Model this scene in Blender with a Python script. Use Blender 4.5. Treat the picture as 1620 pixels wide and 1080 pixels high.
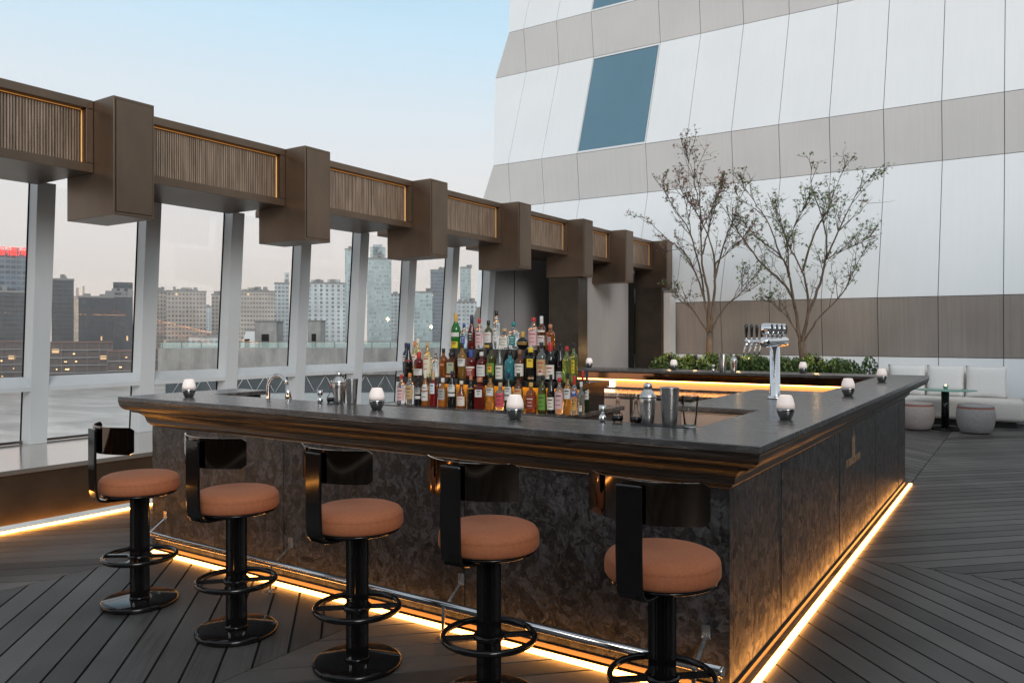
import bpy, bmesh, math, random
from mathutils import Vector, Matrix
R = math.radians
random.seed(7)
for o in list(bpy.data.objects): bpy.data.objects.remove(o)
scene = bpy.context.scene
col = scene.collection
# ------------------------------------------------------------------ camera
F = 1236.0; CX = 810.0; HY = 529.5; H = 1.54
YAW = math.atan((1624-CX)/F)
cd = bpy.data.cameras.new('camera'); cam = bpy.data.objects.new('camera', cd); col.objects.link(cam)
cam.location = (0, 0, H); cam.rotation_euler = (R(90), 0, YAW)
cd.sensor_width = 36; cd.sensor_fit = 'HORIZONTAL'; cd.lens = F/1620*36
cd.shift_y = -(540-HY)/1620; cd.clip_start = 0.05; cd.clip_end = 8000
scene.camera = cam
# ------------------------------------------------------------------ world, sun, exposure
SUN_EL, SUN_AZ = 24.0, 128.0        # azimuth clockwise from +Y: behind the camera, a little to the right
w = bpy.data.worlds.new('World'); scene.world = w; w.use_nodes = True
nt = w.node_tree; nt.nodes.clear()
out = nt.nodes.new('ShaderNodeOutputWorld'); bg = nt.nodes.new('ShaderNodeBackground')
sky = nt.nodes.new('ShaderNodeTexSky'); sky.sky_type = 'NISHITA'; sky.sun_disc = False
sky.sun_elevation = R(SUN_EL); sky.sun_rotation = R(SUN_AZ)
sky.air_density = 1.0; sky.dust_density = 2.2; sky.ozone_density = 1.5
tc = nt.nodes.new('ShaderNodeTexCoord'); sp = nt.nodes.new('ShaderNodeSeparateXYZ')
nt.links.new(tc.outputs['Generated'], sp.inputs[0])
rmp = nt.nodes.new('ShaderNodeValToRGB'); e = rmp.color_ramp.elements   # thin evening cloud veil over the clear sky
SKYR = [(0.0, (11.0, 9.2, 8.2)), (0.06, (9.9, 8.6, 7.9)), (0.12, (9.0, 8.1, 7.6)), (0.18, (8.4, 8.1, 7.8)), (0.26, (7.6, 8.2, 8.5)), (0.36, (5.9, 8.0, 9.3)), (0.43, (5.0, 7.3, 8.8)), (0.52, (5.2, 5.9, 6.4)), (1.0, (4.2, 4.5, 4.8))]
while len(e) < len(SKYR): e.new(0.5)
for i, (p, c) in enumerate(SKYR): e[i].position = p; e[i].color = (c[0], c[1], c[2], 1)
mp = nt.nodes.new('ShaderNodeMapping'); mp.inputs['Scale'].default_value = (1.2, 1.2, 9)
cn = nt.nodes.new('ShaderNodeTexNoise'); cn.inputs['Scale'].default_value = 1.6; cn.inputs['Detail'].default_value = 5
nt.links.new(tc.outputs['Generated'], mp.inputs[0]); nt.links.new(mp.outputs[0], cn.inputs['Vector'])
ma = nt.nodes.new('ShaderNodeMath'); ma.operation = 'MULTIPLY_ADD'; ma.inputs[1].default_value = 0.07; ma.inputs[2].default_value = -0.035
nt.links.new(cn.outputs['Fac'], ma.inputs[0])
ad = nt.nodes.new('ShaderNodeMath'); ad.operation = 'ADD'; nt.links.new(sp.outputs['Z'], ad.inputs[0]); nt.links.new(ma.outputs[0], ad.inputs[1])
nt.links.new(ad.outputs[0], rmp.inputs['Fac'])
mx = nt.nodes.new('ShaderNodeMix'); mx.data_type = 'RGBA'; mx.inputs['Factor'].default_value = 0.82
nt.links.new(sky.outputs['Color'], mx.inputs['A']); nt.links.new(rmp.outputs['Color'], mx.inputs['B'])
nt.links.new(mx.outputs['Result'], bg.inputs['Color']); bg.inputs['Strength'].default_value = 0.1
nt.links.new(bg.outputs[0], out.inputs[0])
sd = bpy.data.lights.new('sun', 'SUN'); sd.energy = 1.5; sd.angle = R(25); sd.color = (1, 0.97, 0.94)
so = bpy.data.objects.new('sun', sd); col.objects.link(so)
az, el = R(SUN_AZ), R(SUN_EL)
sdir = Vector((math.sin(az)*math.cos(el), math.cos(az)*math.cos(el), math.sin(el)))
so.rotation_euler = (-sdir).to_track_quat('-Z', 'Y').to_euler()
scene.view_settings.view_transform = 'Standard'; scene.view_settings.look = 'None'
scene.view_settings.exposure = 0.25; scene.view_settings.gamma = 1.0

# ------------------------------------------------------------------ surveying helpers (photo pixel -> point on a real plane)
fx, fy = -math.sin(YAW), math.cos(YAW); rx, ry = math.cos(YAW), math.sin(YAW)
def ray(px, py):
    a = (px-CX)/F; b = (HY-py)/F
    return Vector((fx+a*rx, fy+a*ry, b))
def onz(px, py, z): d = ray(px, py); return d*((z-H)/d.z)+Vector((0, 0, H))
def onx(px, py, x): d = ray(px, py); return d*(x/d.x)+Vector((0, 0, H))
def ony(px, py, y): d = ray(px, py); return d*(y/d.y)+Vector((0, 0, H))
def ond(px, py, D): return ray(px, py)*D+Vector((0, 0, H))

# ------------------------------------------------------------------ mesh helpers
class MB:
    def __init__(s): s.v = []; s.f = []; s.sm = []
    def add(s, vs, fs, smooth=False):
        b = len(s.v); s.v += [tuple(p) for p in vs]
        for f in fs: s.f.append([i+b for i in f]); s.sm.append(smooth)
        return s
    def box(s, x0, x1, y0, y1, z0, z1):
        x0, x1 = sorted((x0, x1)); y0, y1 = sorted((y0, y1)); z0, z1 = sorted((z0, z1))
        vs = [(x, y, z) for z in (z0, z1) for y in (y0, y1) for x in (x0, x1)]
        return s.add(vs, [(0, 2, 3, 1), (4, 5, 7, 6), (0, 1, 5, 4), (2, 6, 7, 3), (0, 4, 6, 2), (1, 3, 7, 5)])
    def hexa(s, b, t):      # bottom quad, top quad (ccw from above)
        return s.add(list(b)+list(t), [(3, 2, 1, 0), (4, 5, 6, 7), (0, 1, 5, 4), (1, 2, 6, 5), (2, 3, 7, 6), (3, 0, 4, 7)])
    def quad(s, a, b, c, d): return s.add([a, b, c, d], [(0, 1, 2, 3)])
    def lathe(s, prof, c=(0, 0, 0), n=24, smooth=True, a0=0, a1=2*math.pi, flute=0):
        full = abs(a1-a0-2*math.pi) < 1e-6; m = n if full else n+1
        vs = []
        for r, z in prof:
            for k in range(m):
                a = a0+(a1-a0)*k/n; rr = r*(1-flute*(k % 2)) if flute else r
                vs.append((c[0]+rr*math.cos(a), c[1]+rr*math.sin(a), c[2]+z))
        fs = []
        for i in range(len(prof)-1):
            for k in range(n):
                k2 = (k+1) % m
                fs.append((i*m+k, i*m+k2, (i+1)*m+k2, (i+1)*m+k))
        s.add(vs, fs, smooth)
        if full:
            b = len(s.v)-len(vs)
            if prof[0][0] > 1e-4: s.f.append([b+k for k in range(m)][::-1]); s.sm.append(False)
            if prof[-1][0] > 1e-4: s.f.append([b+(len(prof)-1)*m+k for k in range(m)]); s.sm.append(False)
        return s
    def tube(s, pts, rad, n=8, smooth=True, cap=True):
        pts = [Vector(p) for p in pts]
        if not isinstance(rad, (list, tuple)): rad = [rad]*len(pts)
        vs = []; up = Vector((0, 0, 1)); prev = None
        for i, p in enumerate(pts):
            t = (pts[min(i+1, len(pts)-1)]-pts[max(i-1, 0)]).normalized()
            if prev is None:
                u = t.cross(up) if abs(t.z) < 0.95 else t.cross(Vector((1, 0, 0)))
            else: u = prev-t*prev.dot(t)
            u.normalize(); prev = u; v = t.cross(u)
            for k in range(n):
                a = 2*math.pi*k/n; vs.append(p+(u*math.cos(a)+v*math.sin(a))*rad[i])
        fs = [(i*n+k, i*n+(k+1) % n, (i+1)*n+(k+1) % n, (i+1)*n+k) for i in range(len(pts)-1) for k in range(n)]
        s.add(vs, fs, smooth)
        if cap:
            b = len(s.v)-len(vs); s.f.append([b+k for k in range(n)][::-1]); s.sm.append(False)
            s.f.append([b+(len(pts)-1)*n+k for k in range(n)]); s.sm.append(False)
        return s
    def torus(s, c, r, rt, rz, n=48, m=8):
        vs = []; fs = []
        for i in range(n):
            a = 2*math.pi*i/n
            for j in range(m):
                b = 2*math.pi*(j+.5)/m
                q = r+rt*math.cos(b); vs.append((c[0]+q*math.cos(a), c[1]+q*math.sin(a), c[2]+rz*math.sin(b)))
        for i in range(n):
            for j in range(m):
                fs.append((i*m+j, ((i+1) % n)*m+j, ((i+1) % n)*m+(j+1) % m, i*m+(j+1) % m))
        return s.add(vs, fs, True)
    def build(s, name, mat, parent=None, origin=(0, 0, 0), bevel=0, seg=2, recalc=True):
        me = bpy.data.meshes.new(name)
        o = Vector(origin)
        me.from_pydata([tuple(Vector(p)-o) for p in s.v], [], s.f)
        for p, q in zip(me.polygons, s.sm): p.use_smooth = q
        if recalc:
            bm = bmesh.new(); bm.from_mesh(me); bmesh.ops.recalc_face_normals(bm, faces=bm.faces); bm.to_mesh(me); bm.free()
        me.materials.append(mat)
        ob = bpy.data.objects.new(name, me); col.objects.link(ob)
        if parent: ob.parent = parent
        else: ob.location = o
        if bevel:
            b = ob.modifiers.new('bevel', 'BEVEL'); b.width = bevel; b.segments = seg; b.limit_method = 'ANGLE'; b.angle_limit = R(40)
        return ob
def tag(o, label=None, cat=None, group=None, kind=None):
    if label: o['label'] = label
    if cat: o['category'] = cat
    if group: o['group'] = group
    if kind: o['kind'] = kind
    return o
def thing(name, label, cat, loc=(0, 0, 0), rz=0, group=None):
    o = bpy.data.objects.new(name, None); col.objects.link(o); o.empty_display_size = 0.1
    o.location = loc; o.rotation_euler = (0, 0, rz); return tag(o, label, cat, group)
def kids(o, allo=None): return [c for c in bpy.data.objects if c.parent == o]
def dup(o, parent=None):
    c = o.copy(); col.objects.link(c); c.parent = parent
    for k in kids(o): dup(k, c)
    return c

# ------------------------------------------------------------------ materials
def mat(name, color, rough=0.5, metal=0.0, spec=0.5, trans=0.0, emit=None, es=0.0, coat=0.0, ior=1.5, alpha=1.0):
    m = bpy.data.materials.new(name); m.use_nodes = True
    b = m.node_tree.nodes['Principled BSDF']
    b.inputs['Base Color'].default_value = (*color, 1); b.inputs['Roughness'].default_value = rough
    b.inputs['Metallic'].default_value = metal; b.inputs['Specular IOR Level'].default_value = spec
    b.inputs['Transmission Weight'].default_value = trans; b.inputs['Coat Weight'].default_value = coat; b.inputs['IOR'].default_value = ior
    b.inputs['Alpha'].default_value = alpha
    if emit: b.inputs['Emission Color'].default_value = (*emit, 1); b.inputs['Emission Strength'].default_value = es
    return m
def nodes(m): return m.node_tree.nodes, m.node_tree.links, m.node_tree.nodes['Principled BSDF']
def noisy(m, c1, c2, scale=5, stretch=(1, 1, 1), detail=6, dist=0.0, bump=0.0, bdist=0.01, rough=None, lo=0.35, hi=0.65, rot=(0, 0, 0), coord='Object', nrough=0.6):
    N, L, b = nodes(m)
    t = N.new('ShaderNodeTexCoord'); mp = N.new('ShaderNodeMapping'); n = N.new('ShaderNodeTexNoise'); r = N.new('ShaderNodeValToRGB')
    mp.inputs['Scale'].default_value = stretch; mp.inputs['Rotation'].default_value = rot
    n.inputs['Scale'].default_value = scale; n.inputs['Detail'].default_value = detail; n.inputs['Distortion'].default_value = dist; n.inputs['Roughness'].default_value = nrough
    L.new(t.outputs[coord], mp.inputs[0]); L.new(mp.outputs[0], n.inputs['Vector']); L.new(n.outputs['Fac'], r.inputs['Fac'])
    r.color_ramp.elements[0].position = lo; r.color_ramp.elements[0].color = (*c1, 1)
    r.color_ramp.elements[1].position = hi; r.color_ramp.elements[1].color = (*c2, 1)
    L.new(r.outputs['Color'], b.inputs['Base Color'])
    if bump:
        bp = N.new('ShaderNodeBump'); bp.inputs['Strength'].default_value = bump; bp.inputs['Distance'].default_value = bdist
        L.new(n.outputs['Fac'], bp.inputs['Height']); L.new(bp.outputs[0], b.inputs['Normal'])
    if rough:
        mr = N.new('ShaderNodeMapRange'); mr.inputs['To Min'].default_value = rough[0]; mr.inputs['To Max'].default_value = rough[1]
        L.new(n.outputs['Fac'], mr.inputs['Value']); L.new(mr.outputs[0], b.inputs['Roughness'])
    return m
M = {}
# deck boards: colour varies per board (face attribute), grain runs along the board (uv)
m = M['deck'] = mat('deck_board', (.06, .057, .055), .6, spec=.35); N, L, b = nodes(m)
uv = N.new('ShaderNodeUVMap'); uv.uv_map = 'UVMap'; mpn = N.new('ShaderNodeMapping'); mpn.inputs['Scale'].default_value = (1.3, 34, 1)
n1 = N.new('ShaderNodeTexNoise'); n1.inputs['Scale'].default_value = 2.0; n1.inputs['Detail'].default_value = 7; n1.inputs['Roughness'].default_value = .7
L.new(uv.outputs[0], mpn.inputs[0]); L.new(mpn.outputs[0], n1.inputs['Vector'])
n2 = N.new('ShaderNodeTexNoise'); n2.inputs['Scale'].default_value = 1.7; n2.inputs['Detail'].default_value = 4
tcn = N.new('ShaderNodeTexCoord'); L.new(tcn.outputs['Object'], n2.inputs['Vector'])
at_ = N.new('ShaderNodeAttribute'); at_.attribute_name = 'rnd'
a1 = N.new('ShaderNodeMath'); a1.operation = 'MULTIPLY_ADD'; a1.inputs[1].default_value = .42; L.new(n1.outputs['Fac'], a1.inputs[0])
a2 = N.new('ShaderNodeMath'); a2.operation = 'MULTIPLY_ADD'; a2.inputs[1].default_value = .24; a2.inputs[2].default_value = 0; L.new(at_.outputs['Fac'], a2.inputs[0])
a3 = N.new('ShaderNodeMath'); a3.operation = 'MULTIPLY_ADD'; a3.inputs[1].default_value = .35; L.new(n2.outputs['Fac'], a3.inputs[0]); L.new(a2.outputs[0], a3.inputs[2]); L.new(a3.outputs[0], a1.inputs[2])
rp = N.new('ShaderNodeValToRGB'); rp.color_ramp.elements[0].position = .36; rp.color_ramp.elements[0].color = (.036, .034, .0325, 1)
rp.color_ramp.elements[1].position = .76; rp.color_ramp.elements[1].color = (.160, .151, .143, 1)
L.new(a1.outputs[0], rp.inputs['Fac']); L.new(rp.outputs[0], b.inputs['Base Color'])
bp = N.new('ShaderNodeBump'); bp.inputs['Strength'].default_value = .35; bp.inputs['Distance'].default_value = .003; L.new(n1.outputs['Fac'], bp.inputs['Height']); L.new(bp.outputs[0], b.inputs['Normal'])
mr = N.new('ShaderNodeMapRange'); mr.inputs['To Min'].default_value = .32; mr.inputs['To Max'].default_value = .66; L.new(n1.outputs['Fac'], mr.inputs['Value']); L.new(mr.outputs[0], b.inputs['Roughness'])
M['black'] = mat('black_gap', (.006, .006, .006), .9)

# patterned plaster/stone panel of the bar front: leaf-like flakes pressed in
m = M['panel'] = mat('bar_panel', (.03, .03, .03), .42, spec=.5); N, L, b = nodes(m)
t = N.new('ShaderNodeTexCoord'); nn = N.new('ShaderNodeTexNoise'); nn.inputs['Scale'].default_value = 7; nn.inputs['Detail'].default_value = 2
vm = N.new('ShaderNodeVectorMath'); vm.operation = 'MULTIPLY_ADD'; vm.inputs[1].default_value = (.22, .22, .22)
L.new(t.outputs['Object'], nn.inputs['Vector']); L.new(nn.outputs['Color'], vm.inputs[0]); L.new(t.outputs['Object'], vm.inputs[2])
mpp = N.new('ShaderNodeMapping'); mpp.inputs['Scale'].default_value = (1, 1, .62); L.new(vm.outputs[0], mpp.inputs[0])
vo = N.new('ShaderNodeTexVoronoi'); vo.inputs['Scale'].default_value = 30; vo.feature = 'F1'; L.new(mpp.outputs[0], vo.inputs['Vector'])
n3 = N.new('ShaderNodeTexNoise'); n3.inputs['Scale'].default_value = 17; n3.inputs['Detail'].default_value = 8; n3.inputs['Distortion'].default_value = 2.2; n3.inputs['Roughness'].default_value = .62
L.new(t.outputs['Object'], n3.inputs['Vector'])
sx = N.new('ShaderNodeSeparateColor'); L.new(vo.outputs['Color'], sx.inputs[0])
g1 = N.new('ShaderNodeMath'); g1.operation = 'MULTIPLY_ADD'; g1.inputs[1].default_value = .34; L.new(sx.outputs[0], g1.inputs[0])
g2 = N.new('ShaderNodeMath'); g2.operation = 'MULTIPLY_ADD'; g2.inputs[1].default_value = 1.0; g2.inputs[2].default_value = -.12; L.new(n3.outputs['Fac'], g2.inputs[0]); L.new(g2.outputs[0], g1.inputs[2])
rp = N.new('ShaderNodeValToRGB'); cr = rp.color_ramp; cr.elements[0].position = .36; cr.elements[0].color = (.007, .0068, .007, 1); cr.elements[1].position = .78; cr.elements[1].color = (.068, .067, .070, 1)
q = cr.elements.new(.5); q.color = (.0185, .018, .0183, 1)
n4 = N.new('ShaderNodeTexNoise'); n4.inputs['Scale'].default_value = 19; n4.inputs['Detail'].default_value = 1.5; n4.inputs['Distortion'].default_value = 1.1; L.new(vm.outputs[0], n4.inputs['Vector'])
s1 = N.new('ShaderNodeMath'); s1.operation = 'SUBTRACT'; s1.inputs[1].default_value = .5; L.new(n4.outputs['Fac'], s1.inputs[0])
s2 = N.new('ShaderNodeMath'); s2.operation = 'ABSOLUTE'; L.new(s1.outputs[0], s2.inputs[0])
s3 = N.new('ShaderNodeMapRange'); s3.inputs['From Min'].default_value = .008; s3.inputs['From Max'].default_value = .035; s3.inputs['To Min'].default_value = -.3; s3.inputs['To Max'].default_value = 0; L.new(s2.outputs[0], s3.inputs['Value'])
s4 = N.new('ShaderNodeMath'); s4.operation = 'GREATER_THAN'; s4.inputs[1].default_value = .35; L.new(sx.outputs[2], s4.inputs[0])
s5 = N.new('ShaderNodeMath'); s5.operation = 'MULTIPLY'; L.new(s3.outputs[0], s5.inputs[0]); L.new(s4.outputs[0], s5.inputs[1])
s6 = N.new('ShaderNodeMath'); s6.operation = 'ADD'; L.new(g1.outputs[0], s6.inputs[0]); L.new(s5.outputs[0], s6.inputs[1]); g1 = s6
L.new(g1.outputs[0], rp.inputs['Fac']); L.new(rp.outputs[0], b.inputs['Base Color'])
bp = N.new('ShaderNodeBump'); bp.inputs['Strength'].default_value = .5; bp.inputs['Distance'].default_value = .004; L.new(g1.outputs[0], bp.inputs['Height']); L.new(bp.outputs[0], b.inputs['Normal'])
mr = N.new('ShaderNodeMapRange'); mr.inputs['To Min'].default_value = .3; mr.inputs['To Max'].default_value = .55; L.new(sx.outputs[1], mr.inputs['Value']); L.new(mr.outputs[0], b.inputs['Roughness'])

M['stone'] = noisy(mat('counter_stone', (.05, .05, .05), .3, spec=.8), (.020, .019, .0185), (.10, .095, .092), 5, (1, 5, 3), 10, 1.0, .07, .003, (.15, .36), nrough=.75)
M['mould'] = noisy(mat('moulding_stone', (.03, .028, .026), .3, spec=.6), (.006, .005, .0045), (.038, .032, .027), 5, (.8, .8, 9), 8, 1.2, .35, .006, (.2, .42))
M['bronze'] = noisy(mat('bronze_metal', (.1, .07, .05), .38, metal=.8), (.135, .096, .069), (.185, .131, .092), 2.2, (1, 1, .5), 6, 0, .03, .004, (.28, .5))
M['fin'] = noisy(mat('bronze_fin', (.2, .15, .11), .42, metal=.45), (.24, .17, .12), (.43, .32, .235), 9, (3, 3, .25), 4, 0, 0, .01, (.35, .5))
M['gap'] = mat('dark_joint', (.01, .009, .008), .8, spec=.15)
M['led'] = mat('led_strip', (1, .8, .5), .5, emit=(1, .40, .085), es=10)
M['ledbench'] = mat('led_bench', (1, .8, .5), .5, emit=(1, .38, .06), es=20)
M['ledw'] = mat('led_core', (1, .9, .7), .5, emit=(1, .60, .25), es=9)
M['ledsmall'] = mat('led_thin', (1, .7, .3), .5, emit=(1, .42, .10), es=.32)
M['ledbar'] = mat('led_backbar', (1, .7, .3), .5, emit=(1, .42, .10), es=11)
M['alu'] = noisy(mat('painted_aluminium', (.42, .45, .47), .38, metal=.1, spec=.5), (.52, .55, .57), (.60, .625, .64), 1.5, (1, 1, .4), 4)
M['benchtop'] = noisy(mat('bench_metal', (.3, .27, .24), .2, metal=.75), (.50, .45, .40), (.60, .55, .50), 2, (4, .6, 1), 5, 0, .01, .002, (.10, .22))
M['benchside'] = noisy(mat('bench_side', (.05, .035, .025), .35, metal=.4), (.035, .026, .018), (.06, .045, .032), 3)
M['chrome'] = mat('chrome', (.82, .82, .83), .06, metal=1)
M['warmsteel'] = mat('cabinet_steel', (.72, .60, .52), .38, metal=.75)
M['steel'] = noisy(mat('brushed_steel', (.6, .58, .56), .25, metal=1), (.5, .48, .46), (.68, .66, .64), 30, (1, 1, .05), 3, 0, .02, .001, (.2, .34))
M['steeldk'] = mat('dark_steel', (.18, .17, .165), .3, metal=1)
M['rail'] = mat('rail_steel', (.62, .62, .63), .16, metal=1)
M['blackgloss'] = mat('black_chrome', (.006, .0055, .0055), .08, spec=.42)
M['blackmirror'] = mat('smoked_mirror_metal', (.13, .10, .08), .05, metal=1)
m = M['leather'] = noisy(mat('tan_fabric', (.36, .13, .06), .72, spec=.2), (.33, .112, .05), (.39, .138, .063), 90, (1, 1, 1), 5, 0, .03, .001, (.62, .8))
nodes(m)[2].inputs['Sheen Weight'].default_value = .05
M['white'] = mat('white_plastic', (.8, .8, .8), .4)
M['fabw'] = noisy(mat('white_fabric', (.8, .78, .74), .85, spec=.2), (.82, .81, .79), (.88, .87, .86), 25, (1, 1, 4), 5, 0, .2, .004)
M['fabc'] = noisy(mat('cream_fabric', (.66, .61, .56), .85, spec=.2), (.68, .645, .60), (.76, .73, .69), 30, (1, 1, 5), 5, 0, .25, .004)
M['fabg'] = noisy(mat('grey_fabric', (.33, .32, .32), .85, spec=.2), (.29, .28, .28), (.37, .36, .36), 20, (1, 1, 3), 5, 0, .2, .003)
M['fabp'] = noisy(mat('blush_grey_fabric', (.4, .35, .33), .85, spec=.2), (.36, .31, .29), (.44, .39, .37), 20, (1, 1, 3), 5, 0, .2, .003)
M['coral'] = mat('coral_piping', (.45, .13, .08), .7)
M['plinth'] = mat('black_plinth', (.01, .01, .01), .5)
def panel_mat(name, c1, c2):
    m = mat(name, c1, .38, spec=.5); N, L, b = nodes(m)
    t = N.new('ShaderNodeTexCoord'); mp = N.new('ShaderNodeMapping'); mp.inputs['Scale'].default_value = (9, 1, .22)
    n = N.new('ShaderNodeTexNoise'); n.inputs['Scale'].default_value = 2.4; n.inputs['Detail'].default_value = 6; n.inputs['Roughness'].default_value = .7
    n2 = N.new('ShaderNodeTexNoise'); n2.inputs['Scale'].default_value = .8; n2.inputs['Detail'].default_value = 3
    L.new(t.outputs['Object'], mp.inputs[0]); L.new(mp.outputs[0], n.inputs['Vector']); L.new(t.outputs['Object'], n2.inputs['Vector'])
    av = N.new('ShaderNodeMath'); av.operation = 'ADD'; L.new(n.outputs['Fac'], av.inputs[0]); L.new(n2.outputs['Fac'], av.inputs[1])
    r = N.new('ShaderNodeValToRGB'); r.color_ramp.elements[0].position = .7; r.color_ramp.elements[0].color = (*c1, 1); r.color_ramp.elements[1].position = 1.3 if False else 1.0; r.color_ramp.elements[1].color = (*c2, 1)
    h = N.new('ShaderNodeMath'); h.operation = 'MULTIPLY'; h.inputs[1].default_value = .85; L.new(av.outputs[0], h.inputs[0]); L.new(h.outputs[0], r.inputs['Fac'])
    L.new(r.outputs[0], b.inputs['Base Color']); return m
M['cladw'] = panel_mat('white_cladding', (.78, .815, .835), (.81, .845, .865))
M['cladg'] = panel_mat('grey_cladding', (.62, .625, .625), (.67, .67, .665))
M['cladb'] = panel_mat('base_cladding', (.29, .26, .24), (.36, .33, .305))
M['joint'] = mat('panel_joint', (.26, .245, .235), .8)
m = M['winblue'] = mat('blue_glass', (.05, .14, .2), .12, spec=.8, coat=.3); noisy(m, (.085, .19, .26), (.1, .215, .29), .7, (1, 1, .4))
M['frame'] = mat('white_frame', (.72, .74, .75), .35)
M['wallgrey'] = noisy(mat('grey_render', (.3, .29, .29), .55), (.27, .26, .26), (.34, .33, .33), 1.2, (1, 1, .3), 4)
# window pane: mostly clear, weak mirror
m = M['glass'] = bpy.data.materials.new('window_glass'); m.use_nodes = True; N = m.node_tree.nodes; L = m.node_tree.links; N.clear()
o_ = N.new('ShaderNodeOutputMaterial'); tr = N.new('ShaderNodeBsdfTransparent'); gl = N.new('ShaderNodeBsdfGlossy'); fr = N.new('ShaderNodeFresnel'); ms = N.new('ShaderNodeMixShader')
tr.inputs[0].default_value = (.965, .975, .975, 1); gl.inputs['Roughness'].default_value = .01; fr.inputs[0].default_value = 1.45
L.new(fr.outputs[0], ms.inputs[0]); L.new(tr.outputs[0], ms.inputs[1]); L.new(gl.outputs[0], ms.inputs[2]); L.new(ms.outputs[0], o_.inputs[0])
M['river'] = noisy(mat('river_water', (.33, .27, .22), .32, metal=.6, spec=.8), (.50, .44, .38), (.92, .83, .74), .035, (1, 2.6, 1), 9, .6, .5, .6, None, .35, .65, (0, 0, R(-33)))
M['land'] = noisy(mat('far_bank_ground', (.1, .1, .09), .9), (.06, .07, .05), (.16, .15, .14), .03)
M['concrete'] = noisy(mat('weathered_concrete', (.3, .3, .29), .8), (.2, .2, .195), (.34, .34, .33), 1.1, (1, 1, .35), 7)
M['bark'] = noisy(mat('maple_bark', (.11, .08, .06), .8), (.06, .045, .035), (.16, .12, .09), 14, (1, 1, .3), 6, 0, .5, .01)
M['leafg'] = noisy(mat('green_leaf', (.05, .1, .03), .5, spec=.4), (.06, .11, .035), (.15, .21, .07), 3)
M['leafr'] = noisy(mat('reddish_leaf', (.13, .07, .05), .5, spec=.4), (.10, .06, .04), (.24, .10, .08), 3)
M['hedge'] = noisy(mat('hedge_leaf', (.04, .09, .02), .45, spec=.5), (.03, .07, .015), (.085, .15, .033), 4)
# ------------------------------------------------------------------ structure: ground, deck
def clip(poly, nx, ny, d, keep_less):
    res = []
    for i in range(len(poly)):
        a, b2 = poly[i], poly[(i+1) % len(poly)]
        da, db = a[0]*nx+a[1]*ny-d, b2[0]*nx+b2[1]*ny-d
        if not keep_less: da, db = -da, -db
        if da <= 0: res.append(a)
        if (da < 0 < db) or (db < 0 < da):
            t = da/(da-db); res.append((a[0]+(b2[0]-a[0])*t, a[1]+(b2[1]-a[1])*t))
    return res
BW, GAP = .150, .0125
def deck():
    xs = [-6.60, -5.15, -2.99, -1.0, 1.33, 3.49, 5.65, 7.81]; ys = [-3.0, 5.81, 16.2]
    vs = []; fs = []; rn = []; uvs = []
    for i in range(len(xs)-1):
        for j in range(2):
            ang = 135 if (i+j) % 2 else 45
            x0, x1, y0, y1 = xs[i]+.004, xs[i+1]-.004, ys[j]+.004, ys[j+1]-.004
            t = (math.cos(R(ang)), math.sin(R(ang))); n = (-t[1], t[0])
            ds = [x*n[0]+y*n[1] for x in (x0, x1) for y in (y0, y1)]
            k = math.floor(min(ds)/BW)
            while k*BW < max(ds):
                P = [(x0, y0), (x1, y0), (x1, y1), (x0, y1)]
                P = clip(P, n[0], n[1], (k+1)*BW-GAP/2, True)
                if len(P) > 2: P = clip(P, n[0], n[1], k*BW+GAP/2, False)
                k += 1
                if len(P) < 3: continue
                r = random.random(); b0 = len(vs); m_ = len(P); of = random.uniform(0, 50)
                vs += [(p[0], p[1], 0) for p in P]+[(p[0], p[1], -.022) for p in P]
                f = [list(range(b0, b0+m_))]+[[b0+(q+1) % m_, b0+q, b0+m_+q, b0+m_+(q+1) % m_] for q in range(m_)]
                for q in f:
                    fs.append(q); rn.append(r)
                    for vi in q:
                        p = vs[vi]; uvs.append((p[0]*t[0]+p[1]*t[1]+of, p[0]*n[0]+p[1]*n[1]+of))
    me = bpy.data.meshes.new('deck'); me.from_pydata(vs, [], fs)
    a = me.attributes.new('rnd', 'FLOAT', 'FACE'); a.data.foreach_set('value', rn)
    u = me.uv_layers.new(name='UVMap')
    for k, q in enumerate(uvs): u.data[k].uv = q
    me.materials.append(M['deck']); o = bpy.data.objects.new('deck', me); col.objects.link(o); tag(o, kind='structure')
deck()
tag(MB().box(-6.66, 7.9, -3.1, 17.2, -.3, -.024).build('deck_base', M['black']), kind='structure')
RZ = -26.0
tag(MB().box(-1190, 400, -190, 1040, RZ-2, RZ).build('ground', M['land']), kind='structure')

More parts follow.
